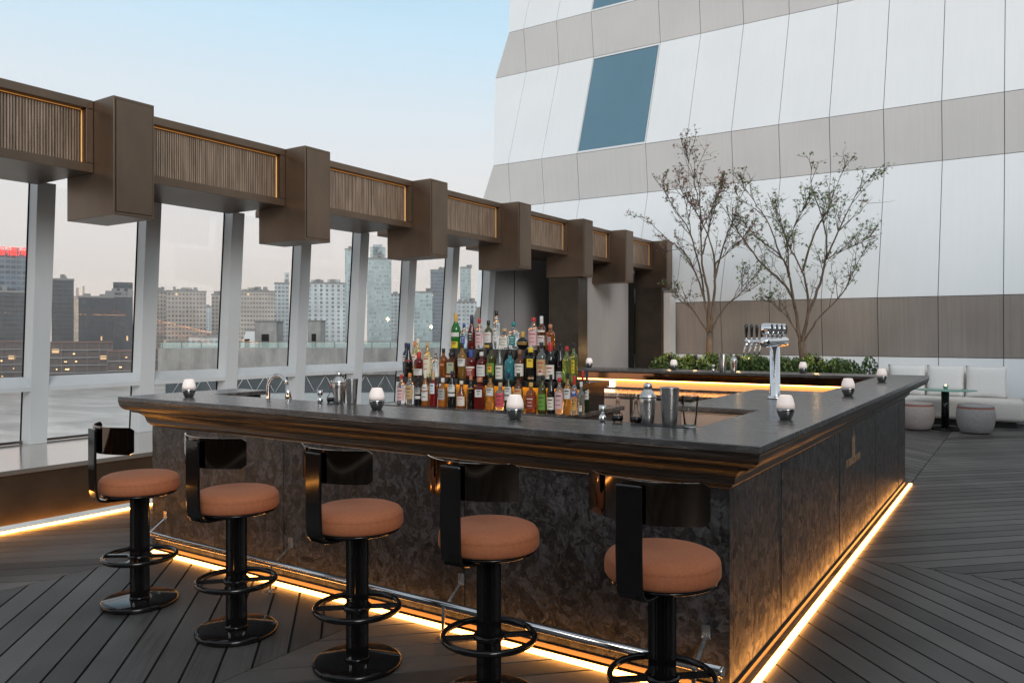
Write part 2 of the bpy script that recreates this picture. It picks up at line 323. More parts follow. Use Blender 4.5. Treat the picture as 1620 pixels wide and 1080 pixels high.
# ------------------------------------------------------------------ facade of the tower behind the terrace
def facade():
    prof = [(-1.6, 15.585), (1.12, 16.5), (2.25, 16.36), (4.92, 17.26), (6.04, 17.12), (8.71, 18.02), (9.83, 17.88), (12.5, 18.78), (13.62, 18.64), (16.3, 19.54)]
    endx = [-11.5, -12.43, -11.88, -12.43, -11.88, -12.43, -11.88, -12.43, -11.88, -12.43]
    endx = [-12.43, -11.9, -12.43, -12.43+.02, -11.88, -12.43, -11.88, -12.43, -11.88, -12.43]
    endx = [-11.4, -12.43, -11.88, -12.43, -11.88, -12.43, -11.88, -12.43, -11.88, -12.43]
    xs = [-.342-1.0235*k for k in range(8)]           # to -7.506
    xs = [-.342+1.0235*k for k in range(9, 0, -1)]+xs+[-9.345, -10.37, -11.4]
    t = thing('tower_block', 'tall white and grey panelled tower with blue windows rising behind the terrace trees', 'building', (-2, 17.5, 0))
    og = (-2, 17.5, 0); core = MB(); G = .0065
    def P(x, i, f): # point on band i at fraction f of the height, at x
        (z0, y0), (z1, y1) = prof[i], prof[i+1]; return (x, y0+(y1-y0)*f, z0+(z1-z0)*f)
    for i in range(len(prof)-1):
        white = i % 2 == 0; (z0, y0), (z1, y1) = prof[i], prof[i+1]
        e0, e1 = endx[i], endx[i+1]
        core.add([(9.0, y0+.03, z0), (e0+.03, y0+.03, z0), (e1+.03, y1+.03, z1), (9.0, y1+.03, z1)], [(0, 1, 2, 3)])
        sh = MB(); hf = G/(z1-z0)
        for k in range(len(xs)):
            xr = xs[k]
            if k < len(xs)-1: l0 = l1 = xs[k+1]
            else: l0, l1 = e0, e1
            if white and i >= 4 and abs(xr+7.506) < .02:
                # window
                fr = MB(); a = .055; b0 = P(0, i, 0); b1 = P(0, i, 1)
                for (ax, bx, f0, f1) in ((xr-G, l0+G, hf, .022), (xr-G, l0+G, .978, 1-hf), (xr-G, xr-a*.6, .022, .978), (l0+a*.3, l0+G, .022, .978)):
                    p, q, r_, s_ = P(ax, i, f0), P(bx, i, f0), P(bx, i, f1), P(ax, i, f1)
                    fr.hexa([p, q, (q[0], q[1]+.12, q[2]), (p[0], p[1]+.12, p[2])], [s_, r_, (r_[0], r_[1]+.12, r_[2]), (s_[0], s_[1]+.12, s_[2])])
                w = fr.build('window', M['frame'], t, og)
                p, q, r_, s_ = P(xr-.02, i, .01), P(l0+.02, i, .01), P(l0+.02, i, .99), P(xr-.02, i, .99)
                MB().add([(v[0], v[1]+.016, v[2]) for v in (p, q, r_, s_)], [(0, 1, 2, 3)]).build('pane', M['winblue'], w, og)
                if sh.v: sh.build('white_cladding', M['cladw'], t, og); sh = MB()
                continue
            f0, f1 = hf, 1-hf
            p, q, r_, s_ = P(xr-G, i, f0), P(l0+G, i, f0), P(l1+G, i, f1), P(xr-G, i, f1)
            th = .05
            sh.hexa([p, q, (q[0], q[1]+th, q[2]), (p[0], p[1]+th, p[2])], [s_, r_, (r_[0], r_[1]+th, r_[2]), (s_[0], s_[1]+th, s_[2])])
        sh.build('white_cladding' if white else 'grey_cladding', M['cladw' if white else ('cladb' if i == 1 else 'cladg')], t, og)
    # return side of the tower, running back from the corner
    side = MB()
    for i in range(len(prof)-1):
        (z0, y0), (z1, y1) = prof[i], prof[i+1]
        side.add([(endx[i]+.012, y0+.05, z0), (endx[i]+2.5, y0+14, z0), (endx[i+1]+2.5, y1+14, z1), (endx[i+1]+.012, y1+.05, z1)], [(0, 1, 2, 3)])
    side.build('side_wall', M['cladw'], t, og)
    core.build('backing', M['joint'], t, og)
    MB().box(-12, 9, 19.7, 33, -26, 16.2).build('core', M['cladg'], t, og)
facade()

# ------------------------------------------------------------------ window wall on the river side
PY = [1.58, 2.65, 3.73, 4.84, 5.92, 6.99, 8.06, 9.13, 10.20, 11.28]
def lean(z): return -8.04+.07*(z-.48)        # X of the inner face of a post
def window_wall():
    og = (-8.1, 7, .48); t = thing('window_wall', 'long leaning window wall of pale aluminium posts and clear panes on the river side', 'window wall', og)
    for i, y in enumerate(PY):
        b = MB()
        def q(z): x = lean(z); return [(x-.15, y, z), (x, y, z), (x, y+.17, z), (x-.15, y+.17, z)]
        b.hexa(q(.48), q(3.0)); b.build('post', M['alu'], t, og, bevel=.004)
        MB().hexa([(lean(.3)-.166, y-.007, .3), (lean(.3)-.154, y-.007, .3), (lean(.3)-.154, y+.177, .3), (lean(.3)-.166, y+.177, .3)],
                  [(lean(3)-.166, y-.007, 3), (lean(3)-.154, y-.007, 3), (lean(3)-.154, y+.177, 3), (lean(3)-.166, y+.177, 3)]).build('gasket', M['gap'], t, og)
        if i < len(PY)-1:
            y0, y1 = y+.17, PY[i+1]
            a = lean(1.05); s = MB()
            pr = [(a+.0, 1.035), (a+.0, .995), (a-.14, 1.0), (a-.15, 1.13)]
            s.add([(p[0], yy, p[1]) for yy in (y0, y1) for p in pr], [(0, 1, 2, 3), (7, 6, 5, 4), (0, 4, 5, 1), (1, 5, 6, 2), (2, 6, 7, 3), (3, 7, 4, 0)])
            s.build('sill', M['alu'], t, og)
            g = MB(); g.quad((lean(.48)-.16, y0-.03, .48), (lean(.48)-.16, y1+.03, .48), (lean(3)-.16, y1+.03, 3), (lean(3)-.16, y0-.03, 3))
            g.build('pane', M['glass'], t, og)
            MB().box(lean(.48)-.15, lean(.48)-.12, y0, y1, .485, .51).build('bottom_rail', M['steeldk'], t, og)
window_wall()

def bench():
    og = (-7.3, 6, 0); t = thing('window_bench', 'low bronze bench ledge under the windows with an amber light strip at its foot', 'bench ledge', og)
    MB().box(-6.64, -8.24, -3, 16.1, .44, .48).build('top', M['benchtop'], t, og, bevel=.003)
    MB().box(-6.66, -6.74, -3, 16.1, .05, .437).build('front_panel', noisy(mat('bench_front', (.16, .10, .05), .45, metal=.2), (.034, .023, .014), (.056, .038, .023), 3), t, og)
    MB().box(-6.62, -6.655, -3, 16.1, .002, .012).build('light_trim', M['gap'], t, og)
    MB().box(-6.59, -6.617, -3, 16.1, .004, .018).build('light_strip', M['ledbench'], t, og)
bench()

# unseen dark walls added behind and right, for dark reflections and a shaded deck
rw = thing('added_rear_wall', 'dark bronze wall added out of view behind the viewer to darken reflections', 'wall', (0, -5, 0))
MB().box(-8.2, 8.6, -5.3, -5.0, -.3, 3.6).build('wall_panel', M['benchside'], rw, (0, -5, 0))
for k in range(9): MB().box(-7.6+k*1.8, -7.4+k*1.8, -4.99, -4.85, 0, 3.6).build('post', M['bronze'], rw, (0, -5, 0))
rw = thing('side_wall', 'dark bronze wall added out of view on the right to shade the deck', 'wall', (8, 5, 0))
MB().box(8.0, 8.3, -4.8, 14.2, -.3, 6.2).build('wall_panel', M['benchside'], rw, (8, 5, 0))
for k in range(9): MB().box(7.85, 7.99, -4+k*2.0, -3.8+k*2.0, 0, 6.2).build('post', M['bronze'], rw, (8, 5, 0))
# ------------------------------------------------------------------ bronze beam with boxes and fin panels
BX = [(1.60, 1.97), (3.725, 4.10), (5.86, 6.23), (8.007, 8.37), (10.141, 10.51), (12.256, 12.62), (13.99, 14.36), (16.08, 16.42)]
def beam():
    og = (-7.0, 8, 3.2); t = thing('bronze_canopy_beam', 'long bronze beam over the windows with projecting boxes and fluted panels', 'beam', og)
    X0 = -6.872; zb, zt = 2.965, 3.60
    for i, (a, b) in enumerate(BX):
        mb = MB().box(-6.556, -7.32, a, b, 2.575, 3.60); bo = mb.build('box', M['bronze'], t, og, bevel=.004)
        k = MB()
        e = .022; Y0, Y1, Z0, Z1 = a+e, b-e, 2.575+e+.01, 3.60-e-.005; g = .004
        k.box(-6.5545, -6.5525, Y0-g, Y1+g, Z0-g, Z1+g); k.build('joint', M['gap'], bo, og)
        c = MB().box(-6.556, -6.550, Y0, Y1, Z0, Z1).build('cover_plate', M['bronze'], bo, og)
    spans = [(-1.0, BX[0][0])]+[(BX[i][1], BX[i+1][0]) for i in range(len(BX)-1)]
    for (a, b) in spans:
        a += .003; b -= .003; e = .062
        f = MB()
        f.box(X0, X0-.98, a, b, zt-.075, zt); f.box(X0, X0-.98, a, b, zb, zb+.08)
        f.box(X0, X0-.20, a, a+e, zb+.083, zt-.078); f.box(X0, X0-.20, b-e, b, zb+.083, zt-.078)
        f.box(X0-.85, X0-.97, a+.001, b-.001, zb+.083, zt-.078)
        f.build('beam_frame', M['bronze'], t, og, bevel=.003)
        s = MB(); y = a+e+.03; n = 0
        while y < b-e-.03:
            d = .055 if n % 9 else .05
            s.box(X0-.055-random.uniform(0, .006), X0-.085, y, y+.014, zb+.084, zt-.10); y += .0235; n += 1
        s.build('fin_panel', M['fin'], t, og)
        MB().box(X0-.09, X0-.10, a+e, b-e, zb+.081, zt-.079).build('back_panel', M['bronze'], t, og)
        l = MB().box(X0-.060, X0-.072, a+e+.01, b-e-.014, zt-.086, zt-.081).box(X0-.060, X0-.072, b-e-.009, b-e-.004, zb+.09, zt-.087)
        l.build('light_strip', M['ledsmall'], t, og)
beam()

# ------------------------------------------------------------------ wall and piers at the end of the window wall
def pier(x0, x1, y0, y1, z1, lab, m=M['benchside']):
    og = ((x0+x1)/2, (y0+y1)/2, 0); t = thing('bronze_pier', lab, 'pillar', og, group='bronze piers under the canopy beam')
    MB().box(x0, x1, y0, y1, 0.06, z1).build('shaft', m, t, og, bevel=.006); MB().box(x0-.01, x1+.01, y0-.01, y1+.01, 0, .06).build('foot', M['gap'], t, og)
pier(-7.28, -6.665, 12.27, 12.62, 2.573, 'dark bronze pillar under the canopy box, left of the lighter grey recess')
pier(-7.22, -6.60, 15.92, 16.36, 2.573, 'dark brown bronze pillar at the far end of the canopy, nearest the hedge')
M['pier'] = noisy(mat('dark_bronze', (.05, .035, .025), .35, metal=.5), (.04, .029, .021), (.065, .047, .034), 2, (1, 1, .3))
ew = thing('end_wall', 'plain grey wall panels between the last window and the bronze pillars', 'wall', (-8, 13, 0))
MB().box(-8.04, -8.2, 11.46, 16.4, 0, 3.5).build('wall_panel', M['wallgrey'], ew, (-8, 13, 0))
MB().box(-8.036, -8.03, 12.28, 12.29, .1, 2.9).build('panel_joint', M['gap'], ew, (-8, 13, 0))
w2 = thing('recess_wall', 'lighter grey wall panel seen between the two dark bronze pillars', 'wall', (-7.3, 14, 0))
MB().box(-7.29, -7.40, 12.66, 15.7, 0, 2.962).build('wall_panel', M['wallgrey'], w2, (-7.3, 14, 0))
MB().box(-7.286, -7.28, 13.6, 13.61, .1, 2.9).build('panel_joint', M['gap'], w2, (-7.3, 14, 0))
MB().box(-7.24, -7.40, 15.72, 15.90, 0, 2.9).build('dark_slot', M['gap'], w2, (-7.3, 14, 0))
ce = thing('grey_return_wall', 'short grey wall beside the tower where the canopy ends', 'wall', (-6.6, 16.4, 0))
MB().box(-6.59, -6.45, 16.0, 16.34, 0, 2.45).build('wall_panel', M['cladg'], ce, (-6.6, 16.4, 0))
MB().box(-6.592, -6.448, 15.998, 16.342, 2.452, 2.50).build('cap', M['joint'], ce, (-6.6, 16.4, 0))

# ------------------------------------------------------------------ the bar
CXL, CXR, CYF, CYB = -5.42, -.877, 3.11, 9.53
BXL, BXR, BYF, BYB = -5.25, -1.05, 3.27, 9.0
LEND = 4.12
BO = (-3.1, 6.2, 0)
bar = thing('bar_counter', 'large U-shaped outdoor bar with dark stone top, carved moulding and glowing base', 'bar counter', BO)
def slab():
    xs = [CXL, -5.03, -1.83, -1.31, CXR]; ys = [CYF, 3.62, LEND, 4.62, 6.35, 8.97, CYB]
    occ = set()
    for i in range(4):
        for j in range(6):
            if j == 0 or j == 5 or i == 3 or (i == 0 and j == 1) or (i == 2 and j == 3): occ.add((i, j))
    bm = bmesh.new(); V = {}
    def v(i, j, z):
        k = (i, j, z)
        if k not in V: V[k] = bm.verts.new((xs[i]-BO[0], ys[j]-BO[1], z))
        return V[k]
    a, b = 1.068, 1.1
    for (i, j) in occ:
        bm.faces.new([v(i, j, b), v(i+1, j, b), v(i+1, j+1, b), v(i, j+1, b)]); bm.faces.new([v(i, j+1, a), v(i+1, j+1, a), v(i+1, j, a), v(i, j, a)])
        for (di, dj, p, q) in ((0, -1, (i, j), (i+1, j)), (1, 0, (i+1, j), (i+1, j+1)), (0, 1, (i+1, j+1), (i, j+1)), (-1, 0, (i, j+1), (i, j))):
            if (i+di, j+dj) not in occ: bm.faces.new([v(*p, a), v(*q, a), v(*q, b), v(*p, b)])
    me = bpy.data.meshes.new('countertop'); bm.to_mesh(me); bm.free(); me.materials.append(M['stone'])
    o = bpy.data.objects.new('countertop', me); col.objects.link(o); o.parent = bar
    m_ = o.modifiers.new('bevel', 'BEVEL'); m_.width = .004; m_.segments = 2; m_.limit_method = 'ANGLE'
slab()
def moulding():
    prof = [(0, 1.068), (.0, 1.066)]+[(.02+.30*(1-math.cos(t*math.pi/2)), 1.06-.058*math.sin(t*math.pi/2)) for t in [k/7 for k in range(8)]]
    prof += [(.36, 1.0), (.37, .992), (.41, .990)]
    prof += [(.42+.40*math.sin(t*math.pi/2), .986-.062*(1-math.cos(t*math.pi/2))) for t in [k/7 for k in range(8)]]
    prof += [(.84, .922), (.84, .912), (.90, .908), (.93, .898), (.99, .890), (1.0, .888)]
    outer = [(CXL, LEND), (CXL, CYF), (CXR, CYF), (CXR, CYB), (CXL, CYB)]; inner = [(BXL, LEND), (BXL, BYF), (BXR, BYF), (BXR, BYB), (BXL, BYB)]
    # densify the runs a little so the stone can waver
    vs = []; n = 5
    for s_, z in prof:
        for o_, i_ in zip(outer, inner): vs.append((o_[0]+(i_[0]-o_[0])*s_, o_[1]+(i_[1]-o_[1])*s_, z))
    m = MB(); fs = [(i*n+k, i*n+k+1, (i+1)*n+k+1, (i+1)*n+k) for i in range(len(prof)-1) for k in range(n-1)]
    m.add(vs, fs, False)
    for k in (0, n-1):
        idx = [i*n+k for i in range(len(prof))]; bx = vs[k]
        x_in = -5.2 if k == 0 else -5.2
        b0 = len(m.v); m.v += [(x_in, bx[1], 1.066), (x_in, vs[-n+k][1] if False else bx[1], .888)]
        m.f.append(idx+[b0+1, b0]); m.sm.append(False)
    m.build('moulding', M['mould'], bar, BO)
moulding()
MB().box(BXL, BXR, BYF, BYF+.05, .03, .886).build('front_panel', M['panel'], bar, BO)
MB().box(BXR-.05, BXR, BYF+.052, BYB, .03, .886).build('side_panel', M['panel'], bar, BO)
MB().box(BXL, BXL+.05, BYF+.052, LEND-.06, .03, .886).build('end_panel', M['panel'], bar, BO)
MB().box(-5.2, -5.05, LEND-.10, LEND-.06, .03, 1.066).build('end_cap', M['gap'], bar, BO)
MB().box(BXL, BXR-.052, BYB-.05, BYB, .03, .886).build('back_panel', M['panel'], bar, BO)
# plinth trim and light strips at the foot
for nm, x0, x1, y0, y1 in (('base_trim', BXL, BXR+.012, BYF-.012, BYF-.002), ('base_trim', BXR+.002, BXR+.014, BYF, BYB)):
    MB().box(x0, x1, y0, y1, .022, .045).build(nm, M['bronze'], bar, BO)
MB().box(BXL+.02, BXR+.070, BYF-.068, BYF-.040, .004, .020).build('light_strip', M['led'], bar, BO)
MB().box(BXR+.044, BXR+.070, BYF-.039, BYB-.06, .004, .020).build('light_strip', M['led'], bar, BO)
MB().box(BXL+.02, BXR+.018, BYF-.017, BYF-.002, .002, .012).build('light_channel', M['gap'], bar, BO)
# seams between the stone panels
for X in (-3.85, -2.45): MB().box(X, X+.0015, BYF-.0015, BYF, .05, .88).build('panel_seam', M['gap'], bar, BO)
for Y in (4.1, 5.6, 7.1, 8.5): MB().box(BXR, BXR+.0015, Y, Y+.003, .05, .88).build('panel_seam', M['gap'], bar, BO)
# inside of the bar
MB().box(-5.15, -1.32, 3.34, 3.98, .80, .84).build('under_counter', M['steel'], bar, BO)
MB().box(-5.15, -1.32, 3.96, 3.975, .3, .80).build('under_counter_front', M['steeldk'], bar, BO)
MB().box(-1.80, -1.33, 4.66, 6.32, .04, 1.062).build('tap_cabinet', M['warmsteel'], bar, BO)
MB().box(-1.79, -1.34, 4.625, 4.657, .98, 1.055).box(-1.79, -1.34, 4.64, 4.658, .1, .965).build('cabinet_door', M['warmsteel'], bar, BO)
MB().box(-1.34, -1.312, 3.64, 8.9, .3, 1.066).build('inner_side', M['steeldk'], bar, BO)
MB().box(-5.15, -1.345, 8.30, 8.96, .82, .86).build('back_worktop', M['steel'], bar, BO)
MB().box(-5.0, -1.36, 3.60, 3.612, 1.045, 1.06).build('light_strip', mat('led_under_fill', (1, .8, .6), .5, emit=(1, .62, .36), es=9), bar, BO)  # hidden strip added to brighten the steel cabinet fronts
fr = MB().box(-5.1, -1.36, 8.34, 8.9, .05, .815); fr.build('back_cabinet', M['steeldk'], bar, BO)
for k in range(6):
    MB().box(-5.05+k*.62, -4.47+k*.62, 8.325, 8.338, .1, .42).box(-5.05+k*.62, -4.47+k*.62, 8.325, 8.338, .44, .79).build('drawer', M['warmsteel'], bar, BO, bevel=.004)
MB().box(-5.15, -1.345, 8.955, 8.968, .862, .965).build('splash_panel', mat('copper_splash', (.85, .52, .24), .5), bar, BO)
MB().box(-5.15, -1.345, 8.90, 8.966, .985, 1.064).build('fascia', mat('copper_mirror', (.30, .14, .07), .05, metal=1), bar, BO)
MB().box(-5.12, -1.35, 8.925, 8.945, .972, .984).build('light_strip', M['ledbar'], bar, BO)
MB().box(-1.362, -1.350, 6.5, 8.85, .972, .984).build('light_strip', M['ledbar'], bar, BO)
MB().box(-1.372, -1.345, 6.5, 8.85, .985, 1.064).build('fascia', bpy.data.materials['copper_mirror'], bar, BO)
p = ony(951, 601, 8.95); q = ony(973, 612, 8.95)
MB().box(p.x, q.x, 8.940, 8.953, q.z, p.z).build('lit_sign', mat('lit_panel', (1, .9, .8), .4, emit=(1, .86, .7), es=1.6), bar, BO)
# foot rail
RY, RZr = 3.135, .165
xl, xr_ = ony(240, 845, RY).x, ony(1143, 1062, RY).x
rail = MB().tube([(xl, RY, RZr), (xr_, RY, RZr)], .0205, 20).build('foot_rail', M['rail'], bar, BO)
for px in (263, 461.5, 730.8, 1118):
    X = ony(px, 940, BYF).x; Xf = X-.005
    k = MB(); k.box(X-.02, X+.02, BYF-.008, BYF-.002, .235, .295)
    k.hexa([(X-.008, BYF-.006, .240), (X+.008, BYF-.006, .240), (X+.008, RY+.012, RZr-.004), (X-.008, RY+.012, RZr-.004)][::-1], [(X-.008, BYF-.006, .250), (X+.008, BYF-.006, .250), (X+.008, RY+.012, RZr+.008), (X-.008, RY+.012, RZr+.008)][::-1])
    k.hexa([(X-.009, RY-.030, .008), (X+.009, RY-.030, .008), (X+.009, RY-.024, .008), (X-.009, RY-.024, .008)], [(X-.009, RY-.021, RZr), (X+.009, RY-.021, RZr), (X+.009, RY-.015, RZr), (X-.009, RY-.015, RZr)])
    k.box(X-.028, X+.028, RY-.05, RY+.006, .004, .010)
    k.build('rail_bracket', M['steel'], rail, BO)
MB().tube([(xr_-.004, RY, RZr), (xr_+.004, RY, RZr)], .0225, 20).build('rail_cap', M['chrome'], rail, BO)
# emblem and name on the side panel
def text(s, size, mat_, parent, origin, loc, rot, ext=.0012, name='lettering', align='CENTER', sx=1.0):
    cu = bpy.data.curves.new(name, 'FONT'); cu.body = s; cu.size = size; cu.extrude = ext; cu.align_x = align
    tmp = bpy.data.objects.new(name+'_src', cu); col.objects.link(tmp)
    dg = bpy.context.evaluated_depsgraph_get(); me = bpy.data.meshes.new_from_object(tmp.evaluated_get(dg))
    bpy.data.objects.remove(tmp); me.name = name; me.materials.clear(); me.materials.append(mat_)
    o = bpy.data.objects.new(name, me); col.objects.link(o); o.parent = parent
    o.location = Vector(loc)-Vector(origin); o.rotation_euler = rot; o.scale = (sx, 1, 1); return o
M['logo'] = mat('brass_inlay', (.42, .30, .19), .5, metal=.2)
a = onx(1347, 684, BXR); b2 = onx(1352.7, 720, BXR); zt_, zb_ = a.z, onx(1350, 721, BXR).z; yc = onx(1350, 700, BXR).y
lw = .050; lg = MB(); xx0, xx1 = BXR+.0015, BXR+.003
for (u0, u1, v0, v1) in ((-1, -.78, .0, .86), (.78, 1, .0, .86), (-.78, .78, .0, .05), (-.78, .78, .74, .80), (-.78, .78, .5, .54), (-.78, .78, .28, .31)):
    lg.box(xx0, xx1, yc+u0*lw, yc+u1*lw, zb_+v0*(zt_-zb_), zb_+v1*(zt_-zb_))
for k in range(4):
    for (v0, v1) in ((.07, .26), (.33, .48), (.56, .72)):
        u = -.62+k*.37; lg.box(xx0, xx1, yc+u*lw, yc+(u+.17)*lw, zb_+v0*(zt_-zb_), zb_+v1*(zt_-zb_))
lg.lathe([(.0, 0)], n=3)
for k in range(9):     # rounded crest over the frame
    a0, a1_ = math.pi*k/9, math.pi*(k+1)/9; zc = zb_+.86*(zt_-zb_); rr = lw*.55
    lg.quad((xx1, yc+rr*math.cos(a0), zc+rr*1.3*math.sin(a0)), (xx1, yc+rr*math.cos(a1_), zc+rr*1.3*math.sin(a1_)), (xx1, yc+rr*.6*math.cos(a1_), zc+rr*.8*math.sin(a1_)), (xx1, yc+rr*.6*math.cos(a0), zc+rr*.8*math.sin(a0)))
lg.build('emblem', M['logo'], bar, BO, recalc=False)
zt2 = onx(1350, 735, BXR).z
text('LE DRAGON LAU', .078, M['logo'], bar, BO, (BXR+.0015, yc, zt2+.012), (R(90), 0, R(90)), sx=.88)

# ------------------------------------------------------------------ bar stools
def make_stool():
    t = thing('bar_stool', 'tan bar stool', 'bar stool', (0, 0, 0))
    MB().lathe([(0, 0), (.195, 0), (.203, .004), (.205, .012), (.205, .022), (.201, .028), (.194, .031), (.06, .031), (0, .031)], n=64).build('base', M['blackgloss'], t)
    MB().lathe([(.052, .031), (.052, .62)], n=40, smooth=False, flute=.16).lathe([(.055, .031), (.055, .045)], n=32).build('post', M['blackgloss'], t)
    r = MB(); r.torus((0, 0, .272), .194, .012, .014, 56, 8); r.torus((0, 0, .272), .057, .010, .013, 32, 8)
    ring = r.build('foot_ring', M['blackgloss'], t)
    for k in range(4):
        a = R(45+90*k); c, s = math.cos(a), math.sin(a); d = .011
        p = [(.06*c-d*s, .06*s+d*c), (.06*c+d*s, .06*s-d*c), (.19*c+d*s, .19*s-d*c), (.19*c-d*s, .19*s+d*c)]
        sp_ = MB().hexa([(q[0], q[1], .263) for q in p], [(q[0], q[1], .280) for q in p]).build('spoke', M['blackgloss'], t); sp_.parent = ring
    MB().lathe([(0, .620), (.10, .620), (.192, .632), (.200, .638), (.200, .645), (0, .645)], n=56).build('seat_pan', M['blackgloss'], t)
    prof = [(0, .646), (.192, .646), (.205, .650), (.213, .662), (.214, .684), (.2125, .702), (.2118, .7045), (.2125, .707), (.209, .718), (.198, .732), (.175, .742), (.13, .748), (.07, .751), (0, .752)]
    MB().lathe(prof, n=72).build('seat', M['leather'], t)
    # support strip: runs out under the seat and turns up behind it
    path = [(0, .615), (-.10, .615), (-.195, .618), (-.228, .626), (-.243, .645), (-.250, .68), (-.254, .80), (-.254, 1.022)]
    hw = .052; th = .013; vs = []; n = len(path)
    for i, (y, z) in enumerate(path):
        p0 = path[max(i-1, 0)]; p1 = path[min(i+1, n-1)]; dy, dz = p1[0]-p0[0], p1[1]-p0[1]; l = math.hypot(dy, dz); ny, nz = dz/l, -dy/l
        for (s, k) in ((-1, -1), (1, -1), (1, 1), (-1, 1)): vs.append((s*hw, y+ny*k*th/2, z+nz*k*th/2))
    fs = [(i*4+k, i*4+(k+1) % 4, i*4+4+(k+1) % 4, i*4+4+k) for i in range(n-1) for k in range(4)]+[(3, 2, 1, 0), tuple(4*(n-1)+k for k in range(4))]
    MB().add(vs, fs).build('back_support', M['blackgloss'], t, bevel=.006, seg=3)
    # curved back plate
    W, zb, zt, th = .25, .888, 1.036, .007; cols = 28; outl = []
    def arc(u): return (W*u*.97, -.238+.112*abs(u)**2.1)
    vs = []; fs = []
    for i in range(cols+1):
        u = -1+2*i/cols; x, y = arc(u); x2, y2 = arc(u+1e-3); tx, ty = x2-x, y2-y; l = math.hypot(tx, ty); nx, ny = -ty/l, tx/l
        c = max(0, abs(u)-.93)/.07; rr = .016*(1-math.sqrt(max(0, 1-c*c)))
        for k, z in enumerate((zb+rr, zt-rr)):
            vs.append((x, y, z)); vs.append((x+nx*th, y+ny*th, z))
    for i in range(cols):
        a, b_ = i*4, i*4+4
        fs += [(a, b_, b_+2, a+2), (a+1, a+3, b_+3, b_+1), (a+2, b_+2, b_+3, a+3), (a, a+1, b_+1, b_)]
    fs += [(0, 2, 3, 1), (cols*4, cols*4+1, cols*4+3, cols*4+2)]
    o = MB().add(vs, fs, True).build('backrest', M['blackmirror'], t)
    md = o.modifiers.new('edge', 'EDGE_SPLIT'); md.split_angle = R(40)
    return t
stool0 = make_stool()
SP = [(-4.26, 2.576, 'tan bar stool at the far left end, nearest the window bench'), (-3.417, 2.594, 'tan bar stool second from the left end of the bar'),
      (-2.61, 2.65, 'middle tan bar stool of the five along the bar front'), (-1.895, 2.70, 'tan bar stool second from the glowing bar corner, with an amber streak on its backrest'), (-1.13, 2.73, 'tan bar stool closest to the glowing right-hand bar corner, largest in view')]
for i, (x, y, lab) in enumerate(SP):
    s = stool0 if i == 0 else dup(stool0)
    s.location = (x, y, 0); s.rotation_euler.z = R([-10, 0, -4, -2, -4][i]); tag(s, lab, 'bar stool', 'tan bar stools along the bar front')

# ------------------------------------------------------------------ candle lamps
M['frost'] = mat('frosted_glass', (.86, .82, .8), .45, spec=.4, emit=(1, .74, .62), es=.22)
N, L, b = nodes(M['frost']); b.inputs['Subsurface Weight'].default_value = .0
M['flame'] = mat('flame', (1, .6, .2), .5, emit=(1, .55, .18), es=14)
M['lampmetal'] = mat('gunmetal', (.34, .33, .32), .14, metal=1)
def make_candle():
    t = thing('candle_lamp', 'c', 'candle lamp')
    MB().lathe([(0, 0), (.027, 0), (.030, .003), (.0385, .022), (.0445, .042), (.0465, .060), (.044, .060), (.0, .058)], n=36).build('cup', M['lampmetal'], t)
    MB().lathe([(.0455, .060), (.0445, .080), (.0395, .103), (.0305, .1235), (.0285, .1255), (.0275, .1235), (.036, .103), (.041, .080), (.042, .062)], n=36).build('shade', M['frost'], t)
    MB().lathe([(0, .060), (.005, .064), (.006, .071), (.003, .081), (0, .087)], n=10).build('flame', M['flame'], t)
    return t
c0 = make_candle()
CP = [(-4.95, 3.36, 'candle lamp at the left end of the front counter, left of the tap arch'), (-3.21, 3.42, 'candle lamp between the steel tin and the first bottles on the front counter'), (-2.24, 3.43, 'candle lamp standing right in front of the bottle display'),
      (-1.05, 4.19, 'candle lamp near the beer tower, biggest on the right-hand counter'), (-1.075, 6.04, 'middle candle lamp of the three along the right-hand counter'), (-1.13, 8.0, 'candle lamp at the far end of the right-hand counter, by the sofa'),
      (-2.16, 9.40, 'small far candle lamp in front of the hedge, right of the beer tower'), (-3.72, 9.36, 'small far candle lamp in front of the hedge, left of the first tree trunk'), (-4.93, 9.38, 'small far candle lamp in front of the grey recess wall')]
for i, (x, y, lab) in enumerate(CP):
    s = c0 if i == 0 else dup(c0); s.location = (x, y, 1.1005); s.rotation_euler.z = i; tag(s, lab, 'candle lamp', 'egg-shaped candle lamps on the bar')

# ------------------------------------------------------------------ barware
m = M['clear'] = bpy.data.materials.new('clear_glass'); m.use_nodes = True; N = m.node_tree.nodes; L = m.node_tree.links; N.clear()
o_ = N.new('ShaderNodeOutputMaterial'); tr = N.new('ShaderNodeBsdfTransparent'); gl = N.new('ShaderNodeBsdfGlossy'); lw_ = N.new('ShaderNodeLayerWeight'); ms = N.new('ShaderNodeMixShader')
tr.inputs[0].default_value = (.94, .955, .955, 1); gl.inputs['Roughness'].default_value = .04; lw_.inputs[0].default_value = .2
L.new(lw_.outputs['Fresnel'], ms.inputs[0]); L.new(tr.outputs[0], ms.inputs[1]); L.new(gl.outputs[0], ms.inputs[2]); L.new(ms.outputs[0], o_.inputs[0])
M['balsam'] = mat('dark_syrup', (.012, .008, .008), .08, spec=.6)
M['corkpour'] = mat('pourer_cork', (.42, .22, .14), .6)
